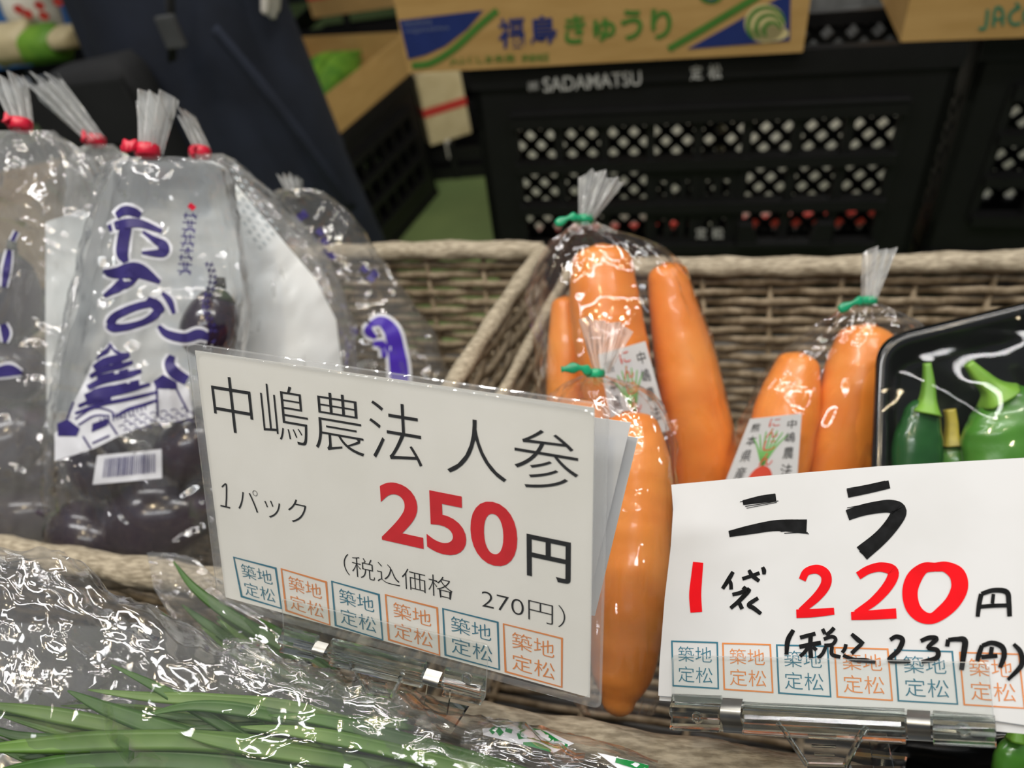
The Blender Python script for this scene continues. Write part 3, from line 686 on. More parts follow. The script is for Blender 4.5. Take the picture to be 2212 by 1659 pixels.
cen = Vector((sum(p[0] for p in uvo) / len(uvo), sum(p[1] for p in uvo) / len(uvo)))
g = 14; vs = []; fs = []; u0 = min(p[0] for p in uvo); u1 = max(p[0] for p in uvo); v0 = min(p[1] for p in uvo); v1 = max(p[1] for p in uvo)
mb = MB(); prev = lay(inset(uvo, .001), .0026); rs = [prev]
for k in (.2, .4, .6, .8, .97):
    q = [tuple(cen + (Vector(p) - cen) * (1 - k)) for p in uvo]; rs.append([PT.O + PT.U * x + PT.V * y + PT.N * (.0026 + .007 * math.sin(k * PI / 2) + .0012 * noise.noise(Vector((x * 60, y * 60, 3)))) for x, y in q])
mb.rings(rs, WRAP, False, True); mb.build('stretch_wrap', t)
def pepper(label, body, bw, stem, sw, skin, stm, t0, dep=1.0, seed=0, lobes=3):
    P = catmull([tuple(W(a[0], a[1], t0)) + (w_ / 2 * t0 / F,) for a, w_ in zip(body, bw)], 8)
    root = thing('green_pepper', label, 'pepper', P[-1][:3]); rs = []
    for i, q in enumerate(P):
        c = Vector(q[:3]); d = (Vector(P[min(i + 1, len(P) - 1)][:3]) - Vector(P[max(i - 1, 0)][:3])).normalized(); a = d.cross(FWD).normalized(); b = a.cross(d); ring = []
        for j in range(36):
            an = 2 * PI * j / 36; rr = q[3] * (1 + .07 * math.cos(lobes * an + seed) + .05 * noise.noise(Vector((i * .25, 2 * math.cos(an) + seed, 2 * math.sin(an)))))
            ring.append(c + a * (math.cos(an) * rr) + b * (math.sin(an) * rr * dep))
        rs.append(ring)
    MB().rings(rs, skin).build('body', root)
    S = catmull([tuple(W(a[0], a[1], t0 - .004)) + (w_ / 2 * t0 / F,) for a, w_ in zip(stem, sw)], 6); rs = []
    for i, q in enumerate(S):
        c = Vector(q[:3]); d = (Vector(S[min(i + 1, len(S) - 1)][:3]) - Vector(S[max(i - 1, 0)][:3])).normalized(); a = d.cross(FWD).normalized(); b = a.cross(d)
        rs.append([c + a * (math.cos(2 * PI * j / 20) * q[3] * (1 + .07 * math.cos(5 * 2 * PI * j / 20))) + b * (math.sin(2 * PI * j / 20) * q[3] * (1 + .07 * math.cos(5 * 2 * PI * j / 20))) for j in range(20)])
    o_ = MB().rings(rs, stm).build('stem', root); o_['label'] = 'ribbed pale green stem' if stm is STEM else 'short dry yellowish stem'
    return root
pepper('dark green pepper with upright stem, leftmost in the black tray', [(1998, 872), (1990, 885), (1985, 915), (1978, 960), (1976, 1020), (1985, 1090), (2000, 1150)], [24, 66, 84, 104, 106, 84, 30], [(2003, 784), (2006, 830), (2004, 868), (1999, 894)], [16, 26, 38, 66], PEPD, STEM, .443, .8, 1)
pepper('large bright green pepper with thick slanting stem in the black tray', [(2140, 846), (2156, 868), (2172, 905), (2182, 960), (2190, 1030), (2200, 1120), (2206, 1190)], [40, 130, 184, 208, 204, 170, 60], [(2092, 784), (2116, 812), (2142, 838), (2158, 858)], [20, 34, 48, 92], PEP, STEM, .44, .7, 2)
pepper('small green pepper with yellowish dry stem between the two larger ones', [(2054, 944), (2058, 965), (2062, 1000), (2066, 1050), (2070, 1120)], [26, 66, 92, 100, 50], [(2052, 884), (2056, 912), (2056, 942), (2058, 962)], [24, 26, 32, 50], PEP, STEMY, .452, .7, 4)
pepper('green pepper at the right edge of the photo in the black tray', [(2310, 880), (2325, 920), (2335, 980), (2345, 1080), (2350, 1160)], [50, 120, 150, 140, 50], [(2270, 800), (2290, 840), (2312, 880)], [20, 34, 60], PEP, STEM, .44, .7, 6)
# second tray lower down, in front
PL = Plane(W(1890, 1600, .41), W(2400, 1570, .36), W(1900, 1800, .39))
o2 = [(1905, 1592), (2120, 1588), (2420, 1580), (2430, 1850), (1920, 1860), (1890, 1660)]; uv2 = rounded([PL.uv(*p) for p in o2], .012, 7)
t = thing('pepper_tray', 'black tray with green peppers under the clip of the handwritten card', 'tray', PL.hit(2150, 1800))
lay2 = lambda uv, n: [PL.O + PL.U * x + PL.V * y + PL.N * n for x, y in uv]
mb = MB(); mb.rings([lay2(inset(uv2, -.002), -.003), lay2(inset(uv2, -.003), 0), lay2(uv2, .002), lay2(inset(uv2, .004), .0018), lay2(inset(uv2, .006), -.001), lay2(inset(uv2, .010), -.018)], TRAY, False, True); mb.build('tray_shell', t)
pepper('green pepper low down under the right end of the handwritten card', [(2195, 1592), (2192, 1620), (2190, 1660), (2188, 1700), (2186, 1740)], [30, 78, 96, 90, 40], [(2200, 1545), (2198, 1570), (2195, 1600)], [14, 20, 40], PEP, STEM, .372, .7, 8)

# ------------------------------------------------------------------ eggplant bags
def eggplant(label, c, t, rx, ry, ang, seed=0, cap=True):
    """c px, radii px, ang = direction of the calyx end"""
    C_ = W(*c, t); k = t / F; ax = (RIGHT * math.cos(ang) + UPV * math.sin(ang)); sd = (RIGHT * -math.sin(ang) + UPV * math.cos(ang)); root = thing('eggplant', label, 'eggplant', C_ - UPV * ry * k); rs = []
    for i in range(17):
        s = -1 + 2 * i / 16; r = math.sqrt(max(0, 1 - s * s)) * (1 - .16 * s) + .015
        rs.append([C_ + ax * (s * rx * k) + sd * (math.cos(2 * PI * j / 24) * r * ry * k) - FWD * (math.sin(2 * PI * j / 24) * r * min(ry * k, .026)) for j in range(24)])
    MB().rings(rs, EGG).build('body', root)
    if cap:
        rs = []
        for s, f_ in ((.72, 1.06), (.85, 1.08), (.95, 1.1), (1.02, .8)):
            r = math.sqrt(max(.02, 1 - min(s, .99) ** 2)) * (1 - .16 * s) * f_
            rs.append([C_ + ax * ((s + .03 * math.cos(5 * 2 * PI * j / 24) * (s < .8)) * rx * k) + sd * (math.cos(2 * PI * j / 24) * r * ry * k) - FWD * (math.sin(2 * PI * j / 24) * r * min(ry * k, .026)) for j in range(24)])
        m_ = MB(); m_.rings(rs, EGGCAL); tip = C_ + ax * (rx * k * 1.28) + sd * .002; m_.tube([C_ + ax * rx * k, tip], [.0042, .0032], EGGCAL, 8); m_.build('calyx', root)
    return root
t_film = {}
def close_bag(t, *prints):
    m_ = t_film[t]
    for p in prints:
        n = len(m_.v); m_.v += p.v
        for f, k in zip(p.f, p.m): m_.f.append([i + n for i in f]); m_.m.append(m_.mi(p.mats[k]))
    m_.build('printed_film' if prints else 'film', t)
def egg_bag(label, secs, fanq, tie, tail, seed, panel=None, film_=FILMC, knot_r=.007, tf=None, tailm=PINKT):
    rings = loft(secs, 110, 11, 2.5, .0024, .12, 11, seed, crease=.0028)
    c = sum((p for p in rings[-1]), Vector()) / len(rings[-1]); t = thing('eggplant_bag', label, 'bag of eggplants', c)
    vs, fs = rings_mesh(rings); m_ = MB(); m_.add(vs, fs, film_); n = len(rings[0]); m_.f.append([(len(rings) - 1) * n + j for j in range(n)]); m_.m.append(0); film_mb = m_
    m_ = MB(); m_.add(*fan(*fanq, tf or secs[0][2], seed, r0=knot_r, amp=.006), FILMG); o_ = m_.build('gathered_top', t); o_['label'] = 'pleated milky bag end above the tape'
    if tie:
        m_ = MB(); tie_band(m_, W(*tie, secs[0][2]), knot_r * .95, REDT, W(*tail, secs[0][2] - .006), seed, .0042); o_ = m_.build('closing_tape', t); o_['label'] = 'red tape around the bag neck'
    t_film[t] = film_mb
    return t, Skin(vs, fs), rings
def back_panel(rings, i0, i1, parent, shrink=.985, j0=.5, j1=1.0):
    """white backing sheet lying against the rear of the bag"""
    n = len(rings[0]); vs = []; a = int(n * j0) ; b = int(n * j1)
    for r in rings[i0:i1]:
        c = sum(r, Vector()) / n
        for j in range(a, b + 1): vs.append(c + (r[j % n] - c) * shrink)
    k = b - a + 1; fs = [(i * k + j, i * k + j + 1, (i + 1) * k + j + 1, (i + 1) * k + j) for i in range(i1 - i0 - 1) for j in range(k - 1)]
    m_ = MB(); m_.add(vs, fs, WHITEPL); o_ = m_.build('white_backing', parent); o_['label'] = 'opaque white backing sheet'; return o_
TH = [.007, .016, .023, .027, .029, .030, .030, .030, .029, .024]
# front bag with the printed castle
e1, k1, r1 = egg_bag('front eggplant bag printed with purple brush lettering and a castle, left of the laminated card', hs([(338, 296, 372), (352, 248, 456), (380, 232, 486), (440, 218, 500), (560, 190, 520), (700, 160, 522), (860, 122, 505), (1020, 108, 482), (1180, 118, 462), (1330, 160, 430)], .49, .575, TH),
    ((322, 330), (290, 212), (374, 212)), (318, 326), (262, 322), 11, film_=FILMC)
back_panel(r1, 9, 69, e1)
for i, (c, rx, ry, an) in enumerate([((345, 1120), 120, 92, .25), ((190, 1160), 95, 78, 2.6), ((420, 960), 90, 70, .9), ((215, 1000), 85, 62, 2.0), ((455, 700), 80, 58, 1.3)]):
    eggplant(['big dark purple eggplant at the bottom of the castle-printed bag', 'purple eggplant in the lower left corner of the castle-printed bag', 'eggplant behind the castle print, beside the laminated card', 'eggplant behind the left end of the castle print', 'topmost eggplant in the castle-printed bag, right of the lettering'][i], c, [.575, .578, .555, .565, .532][i], rx, ry, an, i)
mbw = MB(); mbp = MB(); mbr = MB()
ST = [([(248, 468), (268, 455), (288, 458), (304, 466)], [12, 20, 20, 14]), ([(234, 494), (262, 484), (300, 482), (350, 500)], [14, 20, 18, 10]), ([(272, 488), (266, 520), (264, 548), (272, 566)], [24, 26, 26, 12]),
      ([(308, 500), (334, 518), (352, 530), (350, 546), (306, 546)], [6, 14, 22, 20, 6]), ([(222, 588), (250, 590), (296, 584), (346, 610)], [10, 24, 34, 8]), ([(296, 580), (278, 602), (252, 622), (224, 640)], [30, 30, 20, 8]),
      ([(350, 632), (366, 650), (376, 678)], [8, 14, 8]), ([(340, 652), (290, 664), (248, 684), (240, 704), (262, 708), (310, 696), (338, 676), (342, 656)], [16, 16, 18, 22, 16, 14, 18, 14]), ([(318, 645), (338, 660), (354, 672)], [12, 24, 10]),
      ([(342, 704), (362, 722), (400, 730), (432, 722), (464, 738)], [8, 18, 20, 22, 8]), ([(372, 768), (366, 786), (378, 806), (404, 822)], [14, 22, 26, 22])]
for pts, wd in ST:
    k1.stroke(mbw, pts, [x + 13 for x in wd], WHITEPR, .0010); k1.stroke(mbp, pts, wd, PURPLE, .0016)
for i in range(9):      # the small column of lettering
    y = 465 + i * 15; x = 412 - i * 1.6
    for a, b in (((x - 16, y), (x + 14, y + 2)), ((x - 10 + 6 * (i % 3), y - 6), (x - 12 + 8 * (i % 2), y + 9)), ((x + 4, y - 5), (x + 12 - 9 * (i % 2), y + 9))): k1.stroke(mbp, [a, b], 3.2, PURPLE, .0016, 3)
for i in range(12):     # a smaller column on the bag's shoulder
    y = 570 + i * 13; x = 452 + 8 * math.sin(i * .7)
    for a, b in (((x - 10, y), (x + 10, y + 3)), ((x - 4, y - 5), (x - 6, y + 8)), ((x + 6, y - 4), (x + 2, y + 8))): k1.stroke(mbp, [a, b], 3, PURPLE, .0016, 3)
k1.stroke(mbr, [(408, 442), (416, 448), (420, 452)], 12, REDT, .0014)
# the castle drawing: stone base, tiered roofs, gate and bridge
def cz(x, y): return (x * .3376, 500 + y * .3376)
sil = [cz(*p) for p in [(710, 700), (760, 770), (830, 770), (820, 850), (910, 890), (900, 960), (960, 980), (1050, 900), (1130, 950), (1210, 1010), (1235, 1190), (1100, 1222), (990, 1220), (760, 1310), (600, 1390), (350, 1470), (350, 1290), (440, 1200), (480, 1080), (540, 960), (590, 850), (640, 780)]]
k1.patch(mbw, sil, WHITEPR, 10, .0008)
def roof(x0, y0, x1, y1, th):
    k1.stroke(mbp, [cz(x0, y0 + 14), cz(x0 + (x1 - x0) * .3, y0 + (y1 - y0) * .3 - 8), cz(x0 + (x1 - x0) * .7, y0 + (y1 - y0) * .7 - 8), cz(x1, y1 - 14)], [th * .25, th * .34, th * .34, th * .22], PURPLE, .0014)
for k in (0, 1, 2): k1.stroke(mbp, [cz(700, 715 + 12 * k), cz(690 - 22 * k, 770 + 5 * k), cz(640 - 12 * k, 800 + 10 * k)], 3.5, PURPLE, .0014, 4); k1.stroke(mbp, [cz(706, 720 + 12 * k), cz(740 + 12 * k, 775), cz(812, 780 + 10 * k)], 3.5, PURPLE, .0014, 4)
for a in [(600, 860, 830, 800, 50), (575, 915, 850, 850, 36), (560, 985, 905, 905, 44), (545, 1050, 880, 1000, 60), (500, 1105, 960, 990, 30), (480, 1150, 1010, 1040, 24), (740, 1170, 1010, 1090, 22)]: roof(*a)
for x, y, q, h in [(640, 840, 60, 30), (720, 830, 60, 24), (620, 920, 110, 50), (760, 890, 60, 34), (590, 1010, 120, 40), (720, 985, 90, 30), (560, 1075, 150, 40), (830, 960, 60, 40)]:
    k1.patch(mbp, [cz(x, y), cz(x + q, y - q * .22), cz(x + q, y + h - q * .22), cz(x, y + h)], PURPLE, 12, .0013)
for i in range(12): k1.stroke(mbp, [cz(640 + i * 26, 1195 - i * 9), cz(646 + i * 26, 1240 - i * 9)], 2.2, PURPLE, .0014, 3)
for j in range(4):
    for i in range(7): x = 760 + i * 66 + (j % 2) * 30; y = 1195 + j * 26 - i * 10; k1.stroke(mbp, [cz(x, y), cz(x + 28, y - 10), cz(x + 48, y + 8)], 1.8, PURPLE, .0014, 3)
k1.patch(mbp, [cz(980, 960), cz(1040, 915), cz(1130, 965), cz(1135, 1010), cz(1000, 1005)], PURPLE, 10, .0013)
k1.patch(mbp, [cz(590, 1230), cz(690, 1195), cz(690, 1240), cz(585, 1285)], PURPLE, 10, .0013)
k1.patch(mbp, [cz(365, 1230), cz(430, 1200), cz(510, 1260), cz(490, 1310), cz(370, 1310)], PURPLE, 10, .0013)
for a in [[(480, 1200), (600, 1130), (710, 1150), (730, 1190)], [(500, 1240), (600, 1180), (700, 1180)], [(530, 1310), (580, 1390)], [(690, 1210), (750, 1300)], [(590, 1355), (700, 1305)], [(1000, 1005), (1010, 1180)], [(1130, 1010), (1200, 1150)], [(470, 1090), (430, 1200)]]: k1.stroke(mbp, [cz(*p) for p in a], 4, PURPLE, .0014, 4)
q = [(210, 984), (349, 970), (350, 1033), (200, 1047)]; k1.patch(mbw, q, WHITEPR, 12, .0008); fq = homog(q)[0]; x = .13; rnd = random.Random(4)
while x < .9:
    wd = rnd.choice([.008, .012, .02]); k1.put(mbp, [fq(x, .14), fq(x + wd, .14), fq(x + wd, .80), fq(x, .80)], [(0, 1, 2, 3)], BARC, .0014); x += wd + rnd.choice([.01, .014, .022])
close_bag(e1, mbw, mbp, mbr)
# left bag
e0, k0, r0_ = egg_bag('eggplant bag at the left edge of the photo with red tape', hs([(282, 12, 86), (320, -10, 150), (380, -30, 205), (450, -50, 226), (560, -70, 232), (720, -100, 222), (880, -120, 205), (1040, -128, 188), (1180, -120, 170), (1330, -90, 140)], .535, .64, TH), ((46, 275), (-18, 190), (48, 165)), (44, 270), (14, 262), 12, film_=FILMH)
m_ = MB(); k0.patch(m_, [(98, 480), (180, 452), (206, 480), (208, 620), (196, 740), (180, 880), (166, 1000), (102, 930), (98, 700)], WHITEPL, 14, -.003); o_ = m_.build('white_backing', e0); o_['label'] = 'opaque white backing sheet'
for i, (c, rx, ry, an) in enumerate([((20, 960), 105, 78, .9), ((60, 1110), 100, 66, .2), ((10, 640), 95, 70, 1.4), ((110, 1000), 70, 60, 1.2), ((20, 790), 80, 62, 2.4)]):
    eggplant(['brownish purple eggplant at the left edge, second from the bottom', 'lowest eggplant in the left-edge bag', 'top eggplant in the left-edge bag', 'eggplant beside the white backing in the left-edge bag', 'middle eggplant in the left-edge bag'][i], c, [.612, .628, .588, .63, .602][i], rx, ry, an, i)
m_ = MB()
for pts, wd in [([(-10, 806), (20, 800), (48, 806)], [20, 26, 8]), ([(6, 700), (12, 720), (10, 740)], [14, 20, 8]), ([(20, 540), (14, 580), (8, 620)], [10, 16, 10]), ([(36, 500), (26, 520)], 8)]: k0.stroke(m_, pts, [x + 10 for x in wd] if isinstance(wd, list) else wd + 8, WHITEPR, .001); k0.stroke(m_, pts, wd, PURPLE, .0016)
close_bag(e0, m_)
# bag behind the front one, its end flopping to the left
e2, k2, r2_ = egg_bag('rear eggplant bag whose milky end flops left above the castle-printed bag', hs([(312, 190, 236), (335, 170, 262), (372, 152, 330), (430, 150, 400), (520, 150, 420), (640, 150, 430), (800, 150, 430), (960, 160, 430), (1100, 160, 420), (1220, 180, 400)], .605, .68, [x * .7 for x in TH]), ((208, 305), (62, 200), (128, 160)), (206, 304), (180, 300), 13, tf=.60, film_=FILMH)
eggplant('eggplant hidden in the rear bag behind the castle print', (300, 1000), .668, 80, 70, .4)
# right bags
e3, k3, r3 = egg_bag('eggplant bag with broad white backing right of the castle-printed bag', hs([(332, 420, 470), (352, 418, 500), (400, 430, 556), (470, 446, 630), (570, 462, 705), (680, 470, 748), (790, 476, 764), (930, 486, 772), (1080, 496, 770), (1240, 520, 740)], .565, .64, TH), ((438, 330), (388, 262), (412, 240)), (432, 330), (420, 334), 14, tailm=REDT, film_=FILMH)
m_ = MB(); k3.patch(m_, [(448, 366), (482, 368), (545, 440), (620, 530), (680, 600), (726, 690), (740, 800), (730, 960), (560, 980), (515, 800), (530, 660), (522, 560), (480, 450)], WHITEPL, 16, .0012); o_ = m_.build('white_backing', e3); o_['label'] = 'opaque white backing sheet'
m_ = MB(); BLU = mat('pale_grey_print', 'b9c3c8', .5)
for i in range(9):
    for j in range(5): x = 470 + i * 11 + j * 9; y = 395 + i * 17 - j * 10; k3.stroke(m_, [(x, y), (x + 7, y + 6)], 4, BLU, .002, 2)
close_bag(e3, m_); close_bag(e2)
eggplant('eggplant seen at the edge of the white backing', (492, 640), .612, 75, 52, 1.4)
e4, k4, r4 = egg_bag('crinkled eggplant bag furthest right, reaching toward the empty basket corner', hs([(408, 610, 672), (428, 592, 712), (470, 590, 758), (540, 600, 806), (630, 620, 868), (720, 640, 930), (820, 650, 968), (940, 660, 996), (1080, 670, 1000), (1220, 690, 960)], .615, .69, [x * .85 for x in TH]), ((632, 412), (600, 380), (650, 384)), None, None, 15, film_=FILMC)
for i, (c, rx, ry, an) in enumerate([((760, 960), 90, 70, .3), ((860, 1020), 90, 66, 2.0)]): eggplant(['eggplant low in the furthest right bag', 'second eggplant low in the furthest right bag'][i], c, .675, rx, ry, an, i)
m_ = MB(); PV = mat('violet_print', '4a2fae', .35)
for pts, wd in [([(800, 700), (824, 694), (846, 716), (856, 756), (862, 800), (864, 850)], [12, 22, 32, 36, 40, 36]), ([(800, 700), (796, 716), (812, 730)], [10, 18, 10]), ([(806, 742), (828, 746), (830, 772)], [10, 16, 10])]: k4.stroke(m_, pts, [x + 14 for x in wd], WHITEPR, .001); k4.stroke(m_, pts, wd, PV, .0016)
for x, y in [(644, 470), (656, 462), (690, 500), (700, 520), (702, 545), (716, 552), (786, 580), (800, 600), (808, 590)]: k4.stroke(m_, [(x - 8, y), (x + 10, y + 4)], 8, PURPLE, .0015, 3); k4.stroke(m_, [(x, y - 8), (x + 2, y + 10)], 7, PURPLE, .0015, 3)
close_bag(e4, m_)
# ------------------------------------------------------------------ chive bags in front
def leaf(mb, pts, wd, m, twist=0):
    """pts: (px, py, depth); wd: metres; a folded ribbon tapering to its tip (first point)"""
    c = catmull([tuple(W(p[0], p[1], p[2])) for p in pts], 7); n = len(c); rs = []
    for i, p in enumerate(c):
        p = Vector(p); d = (Vector(c[min(i + 1, n - 1)]) - Vector(c[max(i - 1, 0)])).normalized(); nrm = (Vector(EYE) - p).normalized()
        a = d.cross(nrm).normalized(); k = i / (n - 1); ww = wd * .72 * min(1, (k * 2.6 + .03)) ** .7 * .5; an = twist * math.sin(k * 4 + twist * 9)
        a2 = a * math.cos(an) + nrm * math.sin(an); nn = a.cross(d)
        dz = ww * .22; rs.append([p - a2 * ww, p - a2 * ww * .5 - nrm * dz * .6, p - nrm * dz, p + a2 * ww * .5 - nrm * dz * .6, p + a2 * ww, p + a2 * ww * .5 - nrm * (dz * .6 + .0003), p - nrm * (dz + .0004), p - a2 * ww * .5 - nrm * (dz * .6 + .0003)])
    mb.rings(rs, m)
rnd = random.Random(21)
# each: (label, bag sections along its length, leaves)
def chive_bunch(label, leaves, base):
    t = thing('chive_bunch', label, 'chives', base)
    for pts, wd, m, tw in leaves:
        mb = MB(); leaf(mb, pts, wd, m, tw); mb.build('leaf', t)
    return t
def lv(pts, t, wd, m=LEAF, tw=.25):
    n = len(pts); t = t if hasattr(t, '__len__') else [t] * n
    return ([(p[0], p[1], q) for p, q in zip(pts, t)], wd, m, tw)
L = [lv([(146, 1492), (240, 1535), (400, 1590), (560, 1640), (760, 1690)], .322, .0110, LEAF, .05), lv([(-60, 1518), (60, 1535), (200, 1560), (340, 1590), (520, 1640)], .326, .0095, LEAF2, .05),
     lv([(190, 1490), (320, 1505), (460, 1512), (640, 1530), (860, 1600)], .325, .0075, LEAF2, .1), lv([(240, 1436), (330, 1480), (420, 1530), (520, 1590), (660, 1670)], .326, .0068, LEAF, .2),
     lv([(-80, 1620), (80, 1610), (260, 1600), (480, 1604), (760, 1640)], .318, .0120, LEAF2, .05), lv([(-60, 1680), (120, 1650), (330, 1640), (560, 1660), (800, 1700)], .315, .0125, LEAF, .05),
     lv([(-70, 1560), (40, 1590), (160, 1600), (300, 1590), (420, 1588)], .322, .0070, LEAF, .1), lv([(380, 1580), (470, 1600), (600, 1622), (780, 1650), (980, 1690)], .316, .0100, LEAF2, .1),
     lv([(310, 1545), (420, 1525), (560, 1540), (700, 1575), (900, 1640)], .323, .0080, LEAF, .2), lv([(450, 1500), (520, 1520), (620, 1530), (740, 1560), (900, 1610)], .328, .0085, LEAF, .15),
     lv([(520, 1570), (640, 1580), (800, 1610), (960, 1650), (1130, 1690)], .314, .0085, LEAF2, .1), lv([(580, 1545), (700, 1556), (860, 1596), (1020, 1640), (1180, 1690)], .318, .0090, LEAF, .1)]
for i in range(52):
    x = rnd.uniform(-60, 620); y = 1500 + rnd.uniform(0, 140) + (x > 300) * 20; ln = rnd.uniform(330, 620); sl = rnd.uniform(.08, .34); cv = rnd.uniform(-25, 25)
    L.append(lv([(x, y), (x + ln * .33, y + ln * .33 * sl + cv), (x + ln * .66, y + ln * .66 * sl + cv), (x + ln, y + ln * sl)], rnd.uniform(.328, .338), rnd.uniform(.006, .0105), rnd.choice([LEAF, LEAF, LEAF2]), rnd.uniform(.05, .3)))
chive_bunch('flat green chives spread fan-like in the nearest bag at lower left', L, W(500, 1690, .335))
L = [lv([(374, 1212), (420, 1270), (500, 1330), (620, 1400), (760, 1490), (860, 1540)], [.395, .385, .378, .37, .362, .356], .0085, LEAF, .1), lv([(392, 1306), (450, 1350), (560, 1420), (680, 1480), (800, 1530)], [.40, .39, .38, .37, .36], .0085, LEAF, .1),
     lv([(560, 1336), (620, 1376), (700, 1440), (780, 1500), (850, 1560)], .37, .0075, LEAF, .2), lv([(520, 1330), (600, 1400), (680, 1470), (760, 1530)], .374, .009, LEAF, .1), lv([(640, 1400), (690, 1450), (750, 1510), (800, 1550)], .368, .007, LEAF2, .2)]
for i in range(14):
    x = rnd.uniform(420, 640); y = 1290 + (x - 400) * .55 + rnd.uniform(0, 60); ln = rnd.uniform(180, 330); sl = rnd.uniform(.55, .75)
    L.append(lv([(x, y), (x + ln * .4, y + ln * .4 * sl + 8), (x + ln, y + ln * sl)], rnd.uniform(.376, .386), rnd.uniform(.006, .009), rnd.choice([LEAF, LEAF, LEAF2]), .2))
chive_bunch('darker green chives in the rear bag under the laminated card', L, W(760, 1560, .38))
def chive_bag(label, secs, film_, seed, fold=0, crumple=.0012, seg=90):
    rings = loft(secs, seg, 14, 2.2, crumple, 0, 9, seed, crease=.0012); vs, fs = rings_mesh(rings); m_ = MB(); m_.add(vs, fs, film_); return m_, label, Skin(vs, fs)
def chive_done(m_, label, sk, *prints):
    for p in prints:
        n = len(m_.v); m_.v += p.v
        for f, k in zip(p.f, p.m): m_.f.append([i + n for i in f]); m_.m.append(m_.mi(p.mats[k]))
    setp(m_.build('chive_bag'), label, 'bag of chives')
T = lambda top, bot, t, th: (top, bot, t, th)
near_bag = chive_bag('crumpled open end of clear bag over the nearest chives at lower left', [T((-90, 1180), (-120, 1700), .345, .022), T((30, 1196), (0, 1740), .342, .024), T((170, 1232), (140, 1760), .338, .024), T((330, 1345), (310, 1770), .331, .022), T((540, 1428), (510, 1775), .326, .021), T((760, 1478), (730, 1775), .321, .020), T((1000, 1556), (970, 1770), .315, .018), T((1260, 1646), (1230, 1780), .308, .015)], FILMX, 31, crumple=.0062)
rings = loft([T((-110, 1215), (-130, 1560), .352, .016), T((0, 1222), (-20, 1570), .350, .018), T((110, 1260), (80, 1560), .347, .016), T((220, 1330), (190, 1530), .344, .012), T((330, 1420), (300, 1500), .340, .006)], 90, 16, 2.2, .0085, 0, 9, 41, crease=.003)
vs, fs = rings_mesh(rings); inner = MB(); inner.add(vs, fs, FILMX)
rings = loft([T((480, 1400), (470, 1500), .338, .004), T((640, 1440), (620, 1580), .334, .010), T((820, 1500), (790, 1620), .329, .010), T((960, 1560), (940, 1640), .324, .005)], 70, 16, 2.2, .005, 0, 9, 43, crease=.003)
vs, fs = rings_mesh(rings); inner.add(vs, fs, FILMF)
chive_done(*near_bag, inner)
chive_done(*chive_bag('clear bag round the rear chives, its corner sticking up by the laminated card', [T((318, 1196), (330, 1262), .402, .002), T((410, 1202), (376, 1330), .398, .006), T((478, 1262), (440, 1400), .39, .012), T((590, 1330), (540, 1460), .38, .015), T((740, 1428), (690, 1540), .37, .016), T((890, 1510), (840, 1610), .36, .012)], FILMF, 33, crumple=.0016))
bag3, lab3, kp = chive_bag('clear bag with green and white print below the two clips', [T((1010, 1566), (960, 1690), .338, .010), T((1120, 1574), (1080, 1720), .335, .012), T((1290, 1604), (1240, 1760), .330, .012), T((1420, 1650), (1380, 1800), .326, .010)], FILM, 35, crumple=.0004)
mw = MB(); mg = MB(); GP = mat('green_bag_print', '12823c', .4)
kp.patch(mw, [(1042, 1574), (1060, 1572), (1180, 1578), (1240, 1606), (1196, 1626), (1120, 1606), (1044, 1588)], WHITEPR, 10, .0006)
kp.stroke(mg, [(1060, 1582), (1072, 1574), (1084, 1586)], 12, GP, .001, 4); kp.stroke(mg, [(1118, 1590), (1140, 1584), (1170, 1590), (1200, 1606), (1226, 1612)], [14, 22, 24, 20, 8], GP, .001, 4)
kp.stroke(mg, [(1130, 1606), (1160, 1610), (1190, 1622)], [6, 12, 6], GP, .001, 4); kp.stroke(mg, [(1092, 1576), (1106, 1580)], 9, GP, .001, 4)
kp.patch(mw, [(1290, 1626), (1310, 1630), (1400, 1652), (1400, 1668), (1340, 1664)], WHITEPR, 10, .0006); kp.stroke(mg, [(1330, 1642), (1370, 1652), (1400, 1660)], [10, 14, 14], GP, .001, 4)
chive_done(bag3, lab3, kp, mw, mg)

